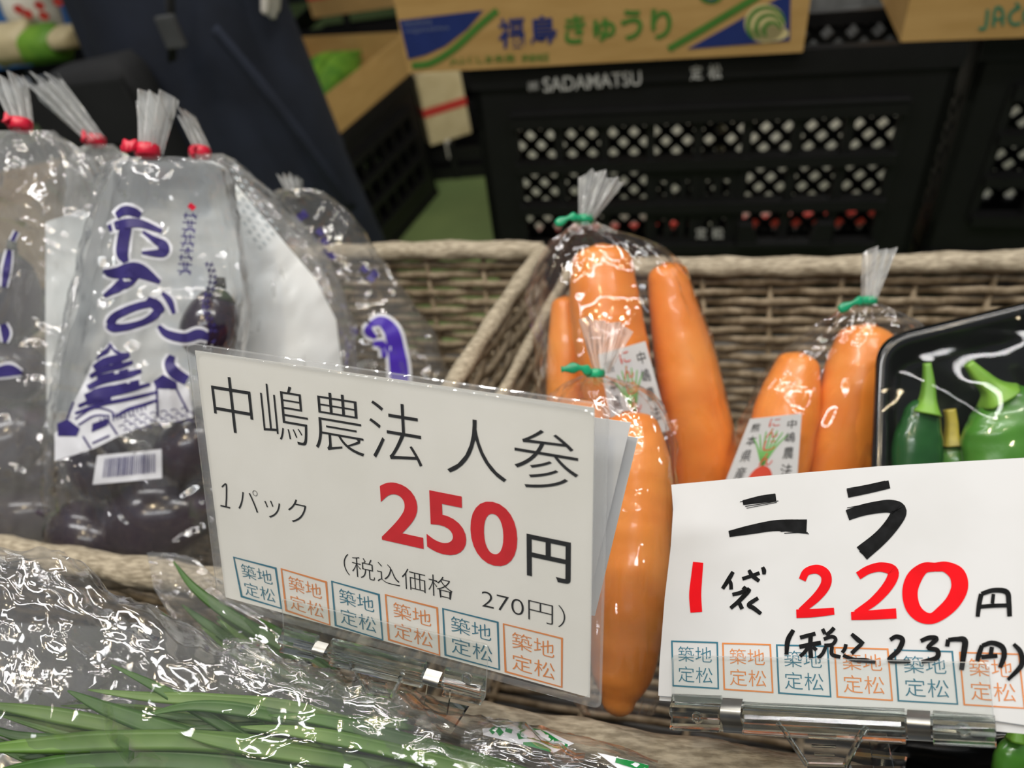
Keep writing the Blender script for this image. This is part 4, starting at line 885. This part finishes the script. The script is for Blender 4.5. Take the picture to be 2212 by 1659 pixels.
# ------------------------------------------------------------------ background: crates
def lattice(mb, fr, u0, u1, v0, v1, p, wd, n0, n1, m=None):
    m = m or BLACKP; H = v1 - v0; Wd = u1 - u0; k = 0
    def seg(a, b):
        a = Vector(a); b = Vector(b); d = (b - a); 
        if d.length < 1e-4: return
        d.normalize(); q = Vector((-d.y, d.x)) * wd / 2
        mb.prism([tuple(a + q), tuple(b + q), tuple(b - q), tuple(a - q)], n0, n1, m, fr)
    x = u0 - H
    while x < u1:
        s0 = max(0, u0 - x); s1 = min(H, u1 - x)
        if s1 > s0: seg((x + s0, v0 + s0), (x + s1, v0 + s1)); seg((x + s0, v1 - s0), (x + s1, v1 - s1))
        x += p
def crate(label, O, yaw, wdt, hgt, dep, ncol, texts=None, solid=True, tilt=0):
    U = Vector((math.cos(yaw), math.sin(yaw), -tilt)).normalized(); Nn = Vector((math.sin(yaw), -math.cos(yaw), 0)); V = U.cross(Nn); V = V if V.z < 0 else -V; O = Vector(O); fr = (O, U, V, Nn)
    t = thing('plastic_crate', label, 'crate', O + U * wdt / 2 - Nn * dep / 2 + V * hgt)
    B = lambda mb, u0, u1, v0, v1, n0, n1: mb.box((u0, v0, n0), (u1, v1, n1), BLACKP, fr)
    m_ = MB(); top = .23 * hgt; bot = .80 * hgt; mu = .055; cw = (wdt - 2 * mu) / ncol; rh = (bot - top) / 3
    B(m_, 0, wdt, 0, .085 * hgt, -.012, .006); B(m_, 0, wdt, .085 * hgt, top - .012, -.012, 0); B(m_, 0, wdt, bot, hgt, -.012, 0); B(m_, 0, wdt, hgt - .012, hgt, -.012, .006)
    B(m_, 0, mu, top - .012, bot, -.012, 0); B(m_, wdt - mu, wdt, top - .012, bot, -.012, 0)
    for i in range(ncol + 1): u = mu + i * cw; B(m_, u - .006, u + .006, top - .012, bot, -.012, .004)
    for j in range(4): v = top + j * rh; B(m_, mu, wdt - mu, v - .012, v + .004, -.014, .012)
    B(m_, mu, wdt - mu, top * .80, top * .84, 0, .012)
    if solid:
        u0, u1 = mu + 3 * cw, mu + 5 * cw; m_.box((u0, top + rh, -.010), (u1, bot, .002), BLACKP, fr) if False else None
        vs_ = [top + rh, top + rh * 1.35, top + rh * 1.75, top + rh * 2.25, top + rh * 2.75, bot]
        B(m_, u0, u1, vs_[0], vs_[1], -.010, .002); B(m_, u0, u1, vs_[2], vs_[3], -.010, .002); B(m_, u0, u1, vs_[4], vs_[5], -.010, .002)
        xs = []
        for c0 in (u0 + .012, u1 - .075): xs += [(c0 + k * .022, c0 + k * .022 + .012) for k in range(3)]
        last = u0
        for a, b in xs + [(u1, u1)]:
            for r in (1, 3): B(m_, last, a, vs_[r], vs_[r + 1], -.010, .002)
            last = b
    if texts: texts(m_, fr)
    fp = m_.build('front_panel', t, False)
    if solid:   # trapezoid hand grip
        c = mu + 6 * cw; v = bot - rh * .15; h_ = MB(); P_ = [(c - cw, v - rh * .55), (c - cw * .7, v - rh * .55), (c - cw * .55, v - .006), (c + cw * .55, v - .006), (c + cw * .7, v - rh * .55), (c + cw, v - rh * .55), (c + cw, v), (c - cw, v)]
        h_.prism(P_[:3] + [P_[7]], 0, .02, BLACKP, fr); h_.prism([P_[3], P_[4], P_[5], P_[6]], 0, .02, BLACKP, fr); h_.box((c - cw, v - .008, 0), (c + cw, v, .022), BLACKP, fr); h_.build('hand_grip', fp, False)
    m_ = MB(); lattice(m_, fr, .01, wdt - .01, .05 * hgt, .95 * hgt, .036, .011, -dep, -dep + .006); B(m_, 0, wdt, 0, .05 * hgt, -dep, -dep + .012); B(m_, 0, wdt, .95 * hgt, hgt, -dep, -dep + .012); m_.build('back_panel', t, False)
    for u in (0, wdt - .012):
        m_ = MB(); f2 = (O + U * u, -Nn, V, U); lattice(m_, f2, .02, dep - .02, .25 * hgt, .85 * hgt, .036, .011, 0, .006); m_.box((0, 0, 0), (dep, .25 * hgt, .012), BLACKP, f2); m_.box((0, .85 * hgt, 0), (dep, hgt, .012), BLACKP, f2); m_.box((0, 0, 0), (.02, hgt, .012), BLACKP, f2); m_.box((dep - .02, 0, 0), (dep, hgt, .012), BLACKP, f2); m_.build('side_panel', t, False)
    m_ = MB(); m_.box((0, hgt - .008, -dep), (wdt, hgt, -.012), BLACKP, fr); m_.build('base', t, False)
    return t, fr
C0 = WY(1018, 172, 1.10); C1 = WY(2085, 118, 1.075); yw = math.atan2(C1.y - C0.y, C1.x - C0.x); cwid = (C1 - C0).length; zt = .648; zb = .262; TL = .038
def onfr(mb, st, q, m, fr, off=0, lift=.008):
    pl = Plane(fr[0], fr[0] + fr[1], fr[0] + fr[2]); pl.text(mb, st, q, m, off, lift)
def crate_text(m_, fr):
    onfr(m_, 'SADAMATSU', [(1172, 168), (1384, 152), (1386, 184), (1174, 200)], CRWH, fr, .012); onfr(m_, '㈱', [(1140, 176), (1162, 174), (1163, 196), (1141, 198)], CRWH, fr)
    onfr(m_, '定', [(1490, 142), (1517, 140), (1518, 172), (1491, 174)], CRWH, fr, .02); onfr(m_, '松', [(1529, 139), (1558, 137), (1560, 170), (1531, 172)], CRWH, fr, .02)
    onfr(m_, '定', [(1503, 492), (1527, 492), (1527, 516), (1503, 516)], CRWH, fr, .02); onfr(m_, '松', [(1538, 492), (1563, 492), (1563, 516), (1538, 516)], CRWH, fr, .02)
ct, cf = crate('long black mesh crate with white lettering under the cucumber carton', (C0.x, C0.y, zt), yw, cwid, zt - zb, .16, 8, crate_text, tilt=TL)
crate('black crate on the floor carrying the lettered mesh crate', (C0.x - .012, C0.y, zb - .001), yw, cwid, zb - .033, .16, 8, solid=False, tilt=TL)
crate('black mesh crate at the right edge beside the lettered crate', (C1.x + .03, C1.y + .03, zt - .036), yw - .05, .55, .34, .17, 6, solid=False, tilt=TL)
crate('black crate on the floor at the right edge under its twin', (C1.x + .015, C1.y + .03, zt - .377), yw - .05, .55, zt - .404, .17, 6, solid=False, tilt=TL)
# pale foam boxes lit behind the crates
for i, (x, wd) in enumerate([(-.30, .44), (.16, .42), (.60, .46)]):
    b_ = thing('foam_box', ['white foam box seen through the left half of the lettered crate', 'white foam box seen through the right half of the lettered crate', 'white foam box seen through the crate at the right edge'][i], 'foam box', (x + wd / 2, 1.75, 0))
    MB().box((x, 1.60, 0), (x + wd, 1.98, .36), FOAM).build('body', b_, False, .008); MB().box((x - .006, 1.594, .362), (x + wd + .006, 1.986, .40), FOAM).build('lid', b_, False, .006)
    mm = MB(); mm.box((x + .02, 1.588, .05), (x + wd - .02, 1.5995, .085), REDP if i < 2 else PBLUE); o_ = mm.build('printed_band', b_, False)
# grey slatted crates behind, above
def slat_crate(label, O, wdt, hgt, dep, n, m):
    t = thing('slatted_crate', label, 'crate', (O[0] + wdt / 2, O[1] + dep / 2, O[2])); x, y, z = O
    for nm, bx in (('front_panel', (x, x + wdt, y, y + .01)), ('back_panel', (x, x + wdt, y + dep - .01, y + dep)), ('side_panel', (x, x + .01, y, y + dep)), ('side_panel', (x + wdt - .01, x + wdt, y, y + dep))):
        mm = MB()
        for k in range(n): zz = z + hgt * k / n; mm.box((bx[0], bx[2], zz), (bx[1], bx[3], zz + hgt / n * .62), m); mm.box((bx[0] - .004, bx[2] - .004, zz), (bx[1] + .004, bx[3] + .004, zz + .008), m)
        if nm[0] == 'f':
            for q in np.linspace(x + .01, x + wdt - .01, 5): mm.box((q - .01, y - .008, z), (q + .01, y, z + hgt), m)
        mm.build(nm, t, False)
    mm = MB(); mm.box((x, y, z), (x + wdt, y + dep, z + .008), m); mm.build('base', t, False)
slat_crate('dark grey ribbed crate between the two printed cartons', (.17, 1.61, .402), .50, .32, .30, 6, GREYP)
slat_crate('black ribbed crate on the floor behind the lettered crate', (.62, 2.3, 0), .6, .45, .4, 5, GREYP)

# ------------------------------------------------------------------ background: cartons
LF = .0012
ell = lambda cx, cy, rx, ry, a0=0, a1=2 * PI, n=24, rot=0: [(cx + math.cos(a0 + (a1 - a0) * k / n) * rx, cy + math.sin(a0 + (a1 - a0) * k / n) * ry) for k in range(n + 1)]
def tray_box(name, label, fr, wdt, hgt, dep, th=.005, m=CARD, prints=None):
    """open carton; fr origin = top left of front face, U right, V down, N outwards"""
    O, U, V, Nn = fr; t = thing(name, label, 'carton', O + U * wdt / 2 - Nn * dep / 2 + V * hgt)
    a = MB().box((0, 0, -th), (wdt, hgt, 0), m, fr)
    if prints: prints(a, Plane(O, O + U, O + V))
    a.build('front_wall', t, False)
    MB().box((0, 0, -dep), (wdt, hgt, -dep + th), m, fr).build('back_wall', t, False)
    MB().box((0, 0, -dep + th), (th, hgt, -th), m, fr).build('side_wall', t, False); MB().box((wdt - th, 0, -dep + th), (wdt, hgt, -th), m, fr).build('side_wall', t, False)
    MB().box((th, hgt - th, -dep + th), (wdt - th, hgt, -th), m, fr).build('bottom', t, False)
    return t
A = WY(884, 168, 1.085); Bq = WY(1735, 112, 1.062); Uc = Vector((Bq.x - A.x, Bq.y - A.y, 0)); lw_ = Uc.length; Uc.normalize(); Nc = Vector((Uc.y, -Uc.x, 0))
hb = .118
def on_top(P, U, N, hgt):
    """frame of a carton front standing on the slightly sloping crate tops, left end at P"""
    zl = zt + .002 - TL * (P.x - C0.x); U = Vector((U.x, U.y, -TL)).normalized(); V = U.cross(N); V = V if V.z < 0 else -V
    return (Vector((P.x, P.y, zl)) - V * hgt, U, V, N)
frc = on_top(A, Uc, Nc, hb)
def cucumber_print(m_, pl):
    pl.poly(m_, [(862, 44), (1044, 22), (1010, 62), (960, 100), (920, 118), (882, 128)], PBLUE, LF)
    pl.strokes(m_, [(890, 142), (930, 136), (980, 106), (1030, 60), (1074, 22)], [14, 14, 15, 15, 14], PGREEN, LF)
    pl.strokes(m_, [(866, 47), (1040, 26)], 0.1, PBLUE, LF)
    pl.strokes(m_, [(1444, 106), (1520, 62), (1640, -10)], [14, 15, 16], PGREEN, LF)
    pl.poly(m_, [(1484, 106), (1560, 64), (1680, -4), (1708, -8), (1706, 88)], PBLUE, LF)
    for i, ch in enumerate('福島'): x = 1074 + i * 70; y = 40 - i * 4; pl.text(m_, ch, [(x, y), (x + 58, y - 5), (x + 60, y + 62), (x + 4, y + 66)], PBLUE, .018, LF)
    for ch, q in zip('きゅうり', [[(1222, 34), (1264, 30), (1266, 94), (1216, 96)], [(1280, 40), (1330, 38), (1330, 90), (1282, 90)], [(1340, 22), (1388, 18), (1388, 86), (1342, 88)], [(1404, 20), (1452, 16), (1450, 84), (1408, 86)]]): pl.text(m_, ch, q, PGREEN, .03, LF)
    pl.text(m_, 'JAふくしま未来', [(970, 124), (1112, 116), (1114, 138), (972, 142)], PGREEN, .01, LF); pl.text(m_, '伊達地区', [(1126, 118), (1186, 114), (1187, 132), (1127, 136)], PGREEN, .01, LF)
    pl.text(m_, 'fukushima', [(872, 44), (932, 38), (932, 52), (872, 57)], mat('blue_grey_print', '66708a', .6), 0, LF + .0003); pl.text(m_, 'vegetables', [(874, 62), (970, 54), (970, 66), (874, 74)], mat('blue_grey_print', '66708a', .6), 0, LF + .0003)
    pl.poly(m_, ell(1652, 50, 44, 42)[:-1], PCREAM, LF + .0002); pl.poly(m_, ell(1660, 72, 44, 18)[:-1], PCREAM, LF + .0002)
    for k, r in enumerate((40, 29, 18)): pl.strokes(m_, ell(1656 + k * 6, 56 + k * 5, r, r * .98, PI * .75, PI * 1.95, 10), [5, 8, 9, 9, 9, 9, 8, 8, 7, 6, 4], PGREEN, LF + .0004)
    pl.strokes(m_, ell(1536, -14, 24, 18, 0, PI, 8), 8, PGREEN, LF); pl.strokes(m_, ell(1536, -10, 12, 10, 0, PI, 8), 6, PBLUE, LF)
cu = tray_box('cucumber_carton', 'cardboard cucumber carton with blue and green print on the lettered crate', frc, lw_, hb, .34, prints=cucumber_print)
A = WY(1943, 101, 1.075); Bq = WY(2240, 80, 1.06); U2 = Vector((Bq.x - A.x, Bq.y - A.y, 0)).normalized(); N2 = Vector((U2.y, -U2.x, 0)); fr2 = on_top(A, U2, N2, .135)
def ja_print(m_, pl):
    pl.strokes(m_, [(2134, 20), (2131, 50), (2126, 62), (2114, 61)], 7, PTEALG, LF); pl.strokes(m_, [(2146, 58), (2149, 24), (2158, 16), (2166, 26), (2166, 55)], 7, PTEALG, LF); pl.strokes(m_, [(2148, 42), (2166, 40)], 6, PTEALG, LF)
    pl.strokes(m_, [(2204, 16), (2190, 22), (2180, 36), (2188, 52), (2206, 50)], 7, PTEALG, LF); pl.strokes(m_, [(2194, 6), (2204, 16)], 6, PTEALG, LF); pl.strokes(m_, ell(2226, 34, 14, 18), 7, PTEALG, LF)
ja = tray_box('vegetable_carton', 'cardboard carton with green lettering at the upper right corner', fr2, .44, .135, .32, prints=ja_print)
# open carton at left on a black crate
ya = math.atan2(2.15 - 1.718, -.606 + .704); N3 = Vector((math.sin(ya), -math.cos(ya), 0)); U3 = Vector((math.cos(ya), math.sin(ya), 0))
near = Vector((-.704, 1.718, 0)) - U3 * .20
crate('black fine-mesh crate on the floor behind the person, under the open carton', (near.x, near.y, .355), ya, .50, .355, .46, 7, solid=False)
fr3 = (near + U3 * -.02 + Vector((0, 0, .357 + .095)), U3, Vector((0, 0, -1)), N3)
oc = tray_box('open_carton', 'open cardboard carton holding leafy greens behind the person', fr3, .56, .095, .36)
o_ = thing('leafy_vegetable', 'bright green leafy vegetable lying in the open carton', 'vegetable', fr3[0] + U3 * .42 - N3 * .16 + Vector((0, 0, -.09)))
for k in range(7):
    m_ = MB(); b0_ = fr3[0] + U3 * (.18 + .03 * (k % 3)) - N3 * (.10 + .025 * k) + Vector((0, 0, -.08)); e_ = b0_ + U3 * .32 + N3 * (.01 * (k - 3)) + Vector((0, 0, .01 + .012 * (k % 3)))
    m_.tube(catmull([tuple(b0_), tuple(b0_.lerp(e_, .5) + Vector((0, 0, .028))), tuple(e_)], 6), [.006, .010, .014, .018, .021, .024, .026, .026, .024, .02, .015, .010, .004], VEGG, 10, .5); m_.build('leaf', o_)
# cartons at the top
def plain_carton(label, c, sx, sy, sz, rz, band=None):
    U = Vector((math.cos(rz), math.sin(rz), 0)); Nn = Vector((math.sin(rz), -math.cos(rz), 0)); O = Vector(c) - U * sx / 2 + Nn * sy / 2 + Vector((0, 0, sz)); fr = (O, U, Vector((0, 0, -1)), Nn)
    t = tray_box('plain_carton', label, fr, sx, sz, sy, m=CARDD)
    if band: m_ = MB(); m_.box((.0, sz * band[0], .0), (sx, sz * band[1], .0012), REDP, fr); m_.build('printed_band', t, False)
    return t
g_ = WY(800, 55, 2.1)
slat_crate('grey ribbed crate standing behind the open carton', (-1.15, 2.36, 0), .95, .44, .4, 5, BLACKP)
plain_carton('carton with a red band at the top edge, behind the open carton', (-.62, 2.54, .442), .80, .34, .20, .05, (.45, .75))
plain_carton('plain carton at the top edge behind the cucumber carton', (.02, 2.14, .002), .42, .26, .66, .04)
# pale box with a red stripe
slat_crate('low black crate on the green floor under the cream box', (-.80, 2.10, 0), .42, .118, .24, 2, BLACKP)
Bq = WZ(962, 306, .120); ur = Vector((math.cos(.55), math.sin(.55), 0)); nr = Vector((math.sin(.55), -math.cos(.55), 0)); bh = .205; bw = .135
hb_ = thing('gift_box', 'small cream box with a red stripe left of the lettered crate', 'box', Bq); frb = (Bq - ur * bw * .35 + nr * .0 + Vector((0, 0, bh)), ur, Vector((0, 0, -1)), nr)
MB().box((0, 0, -.13), (bw, bh, 0), CREAMP, frb).build('body', hb_, False, .004); MB().box((-.001, bh * .46, -.131), (bw + .001, bh * .58, .001), REDP, frb).build('red_stripe', hb_, False)
m_ = MB(); m_.box((.045, bh - .004, .0005), (.060, bh + .055, .002), FOAM, frb); m_.build('paper_tab', hb_, False)
# clutter at upper left
b_ = thing('package', 'white printed package at the upper left corner', 'package', WY(75, 60, 1.55)); q = WY(-10, -40, 1.55); q2 = WY(138, 62, 1.55)
def pillow(mb, c, sx, sz, sy, m, seed):
    rs = []
    for i in range(13):
        v = -1 + i / 6; r = []
        for j in range(24):
            a = 2 * PI * j / 24; x = math.copysign(abs(math.cos(a)) ** .6, math.cos(a)); y = math.sin(a) * (1 - abs(v) ** 3) ; p = Vector((x * sx / 2, y * sy / 2, v * sz / 2))
            r.append(Vector(c) + p * (1 + .08 * noise.noise(p * 30 + Vector((seed, 0, 0)))))
        rs.append(r)
    mb.rings(rs, m)
m_ = MB(); c = (q + q2) / 2; pillow(m_, c, (q2 - q).x, abs(q.z - q2.z) * 1.1, .10, FOAM, 1)
for px, py in [(85, 12), (125, 4), (60, 30), (95, 34), (40, 20)]: p = WY(px, py, 1.49); m_.add([p + Vector((math.cos(k * PI / 5) * .012, 0, math.sin(k * PI / 5) * .009)) for k in range(10)], [tuple(range(10))], REDP)
m_.build('printed_wrapper', b_)
slat_crate('black crate on the floor under the packages at upper left', (-1.78, 1.56, 0), .56, .60, .4, 5, BLACKP)
for i, (px, py, rr, mm, lb) in enumerate([(30, 95, .055, CREAMP, 'cream bag left of the person under the white package'), (95, 95, .05, VEGG, 'greenish bag beside the cream bag left of the person'), (148, 80, .03, CREAMP, 'small cream bag touching the person at upper left')]):
    c = WY(px, py, 1.46); m_ = MB(); pillow(m_, c, rr * 2, rr * 1.5, .09, mm, i + 4); setp(m_.build('vegetable_bag'), lb, 'bag')
q = WY(0, 20, 1.6); setp(MB().box((q.x - .25, 1.58, .60), (q.x + .02, 1.85, .80), BLUEP).build('blue_box', None, False, .006), 'blue plastic box at the upper left edge', 'box')
q = WY(40, 440, 1.0); plain_carton('cardboard carton low at the left edge behind the eggplant bags', (q.x - .14, 1.05, q.z - .16), .28, .17, .16, .3)
slat_crate('black crate carrying the carton at the left edge', (q.x - .30, .96, 0), .33, q.z - .162, .19, 4, BLACKP)

# ------------------------------------------------------------------ person in navy work clothes
def skinned(name, verts, edges, rads, m, parent, sub=2, root=0, mod=None):
    me = bpy.data.meshes.new('tmp'); me.from_pydata([tuple(v) for v in verts], edges, []); ob = bpy.data.objects.new('tmp', me); COL.objects.link(ob)
    sk = ob.modifiers.new('s', 'SKIN'); sk.use_smooth_shade = True; ss = ob.modifiers.new('u', 'SUBSURF'); ss.levels = sub; ss.render_levels = sub
    for i, r in enumerate(rads): d = me.skin_vertices[0].data[i]; d.radius = (r, r) if not hasattr(r, '__len__') else r; d.use_root = (i == root)
    bpy.context.view_layer.update(); ev = ob.evaluated_get(bpy.context.evaluated_depsgraph_get()); e = ev.to_mesh()
    vs = [Vector(v.co) for v in e.vertices]; fs = [tuple(p.vertices) for p in e.polygons]; ev.to_mesh_clear(); bpy.data.objects.remove(ob); bpy.data.meshes.remove(me)
    if mod: vs = [mod(v) for v in vs]
    mb = MB(); mb.add(vs, fs, m); return mb.build(name, parent)
PX, PY_ = -.825, 1.36
per = thing('person', 'person in dark navy work clothes standing behind the eggplant bags', 'person', (PX, PY_, 0))
V_ = [(PX, PY_, .90), (PX, PY_, 1.05), (PX, PY_, 1.25), (PX, PY_ + .02, 1.42), (PX, PY_ + .01, 1.50), (PX, PY_, 1.60), (PX, PY_, 1.70),
      (PX + .10, PY_, .84), (PX + .15, PY_ - .02, .48), (PX + .20, PY_ + .02, .09), (PX + .21, PY_ - .12, .04),
      (PX - .10, PY_, .84), (PX - .13, PY_, .48), (PX - .15, PY_ + .03, .09), (PX - .16, PY_ - .11, .04),
      (PX + .19, PY_ + .02, 1.40), (PX + .235, PY_ + .02, 1.10), (PX + .24, PY_ - .05, .91), (PX - .19, PY_ + .02, 1.40), (PX - .25, PY_ + .02, 1.12), (PX - .14, PY_ - .20, 1.20)]
E_ = [(0, 1), (1, 2), (2, 3), (3, 4), (4, 5), (5, 6), (0, 7), (7, 8), (8, 9), (9, 10), (0, 11), (11, 12), (12, 13), (13, 14), (3, 15), (15, 16), (16, 17), (3, 18), (18, 19), (19, 20)]
body = skinned('body', V_, E_, [(.15, .11), (.14, .10), (.16, .11), (.12, .09), .055, (.085, .095), (.08, .09), .095, .075, .058, .045, .095, .075, .058, .045, .062, .052, .040, .062, .052, .040], NAVY, per)
# head part, hands and garments
hd = skinned('head', [(PX, PY_, 1.47), (PX, PY_, 1.56), (PX, PY_ - .01, 1.64), (PX, PY_, 1.70)], [(0, 1), (1, 2), (2, 3)], [.052, (.07, .085), (.08, .098), (.06, .07)], SKIN, per)
skinned('hair', [(PX, PY_ + .015, 1.62), (PX, PY_ + .015, 1.69), (PX, PY_ + .005, 1.74)], [(0, 1), (1, 2)], [(.088, .10), (.088, .10), (.05, .06)], HAIR, per)
def hand(c, sx):
    cx_, cy_, cz_ = c; v = [(cx_, cy_, cz_), (cx_, cy_ - .01, cz_ - .045), (cx_, cy_ - .015, cz_ - .085)]; e = [(0, 1), (1, 2)]; r = [(.022, .026), (.018, .036), (.014, .038)]
    for k, (dy, ln) in enumerate(((-.030, .062), (-.010, .075), (.010, .070), (.029, .055))):
        b = len(v); v += [(cx_ - .004 * sx, cy_ - .015 + dy, cz_ - .105), (cx_ - .012 * sx, cy_ - .017 + dy, cz_ - .105 - ln * .5), (cx_ - .026 * sx, cy_ - .018 + dy, cz_ - .105 - ln)]; e += [(2, b), (b, b + 1), (b + 1, b + 2)]; r += [.0095, .009, .0075]
    b = len(v); v += [(cx_ - .006 * sx, cy_ - .046, cz_ - .065), (cx_ - .012 * sx, cy_ - .060, cz_ - .100)]; e += [(1, b), (b, b + 1)]; r += [.011, .009]
    return v, e, r
for sx, c in ((1, (PX + .235, PY_ - .065, .885)), (-1, (PX - .13, PY_ - .22, 1.22))):
    v, e, r = hand(c, sx); o_ = skinned('gloved_hand', v, e, r, GLOVE, per); o_['label'] = 'white gloved hand hanging down'
# long apron-like coat, open at the front edge
rs = []
for i in range(14):
    k = i / 13; zc = 1.02 - .60 * k; ring = []
    for j in range(48):
        a = 2 * PI * j / 48; w_ = .0 + .012 * k * math.sin(7 * a + 1.3) + .008 * k * math.sin(11 * a)
        ring.append(Vector((PX + math.cos(a) * (.170 + .030 * k + w_), PY_ + math.sin(a) * (.135 + .045 * k + w_), zc + .03 * math.sin(a * 2) * k)))
    rs.append(ring)
m_ = MB(); m_.rings(rs, NAVY, False, False); m_.build('coat_skirt', per)
m_ = MB(); pts = [WY(462, 62, 1.185), WY(520, 130, 1.178), WY(600, 230, 1.175), WY(690, 350, 1.18), WY(760, 450, 1.20)]; m_.tube(catmull([tuple(p) for p in pts], 6), [.012] * 25, NAVY, 8, .5); m_.build('coat_edge', per)
# black shoulder bag hanging in front of the person's thigh
c = WY(262, 300, 1.14); sb = thing('shoulder_bag', 'black shoulder bag hanging against the person in navy', 'bag', c + Vector((0, 0, -.10)))
m_ = MB(); rs = []
for i in range(13):
    v = -1 + i / 6; f_ = (1 - abs(v) ** 6 * .18); rs.append([c + Vector((math.copysign(abs(math.cos(2 * PI * j / 32)) ** .35, math.cos(2 * PI * j / 32)) * .098 * f_, math.copysign(abs(math.sin(2 * PI * j / 32)) ** .5, math.sin(2 * PI * j / 32)) * .045 * f_, -v * .125 + .01 * math.cos(2 * PI * j / 32))) for j in range(32)])
m_.rings(rs, BLACKC); m_.build('bag_body', sb)
m_ = MB(); m_.box((c.x - .095, c.y - .056, c.z + .01), (c.x + .095, c.y - .046, c.z + .118), BLACKC); fl_ = m_.build('flap', sb, False, .006)
m_ = MB(); a = WY(372, 130, 1.16); b = WY(366, -60, 1.17); m_.tube([a, a.lerp(b, .5), b], .014, BLACKC, 8, .3, Vector((0, 1, 0))); m_.build('strap', sb)
m_ = MB(); a = WY(368, 62, 1.150); m_.box((a.x - .016, a.y - .008, a.z - .028), (a.x + .016, a.y + .004, a.z + .02), GREYP); o_ = m_.build('buckle', sb, False, .003); o_['label'] = 'grey strap buckle'

# repeats share a group
GRP = {'carrot': 'carrots inside the clear bags', 'eggplant': 'eggplants inside the clear bags', 'green_pepper': 'green peppers in the black trays', 'eggplant_bag': 'tied eggplant bags in the left basket',
       'carrot_bag': 'tied carrot bags in the right basket', 'chive_bag': 'clear chive bags in front', 'chive_bunch': 'bunches of chives in front', 'card_clip': 'clear card clips', 'price_card': 'price cards with writing',
       'spare_card': 'blank cards behind the price cards', 'foam_box': 'white foam boxes behind the crates', 'plastic_crate': 'black mesh crates', 'slatted_crate': 'ribbed crates in the background', 'wicker_basket': 'wicker baskets on the table',
       'plain_carton': 'plain cartons in the background', 'pepper_tray': 'black pepper trays', 'display_riser': 'grey riser boxes', 'vegetable_bag': 'small bags at upper left'}
for o_ in SC.objects:
    k_ = o_.name.split('.')[0]
    if o_.parent is None and k_ in GRP: o_['group'] = GRP[k_]
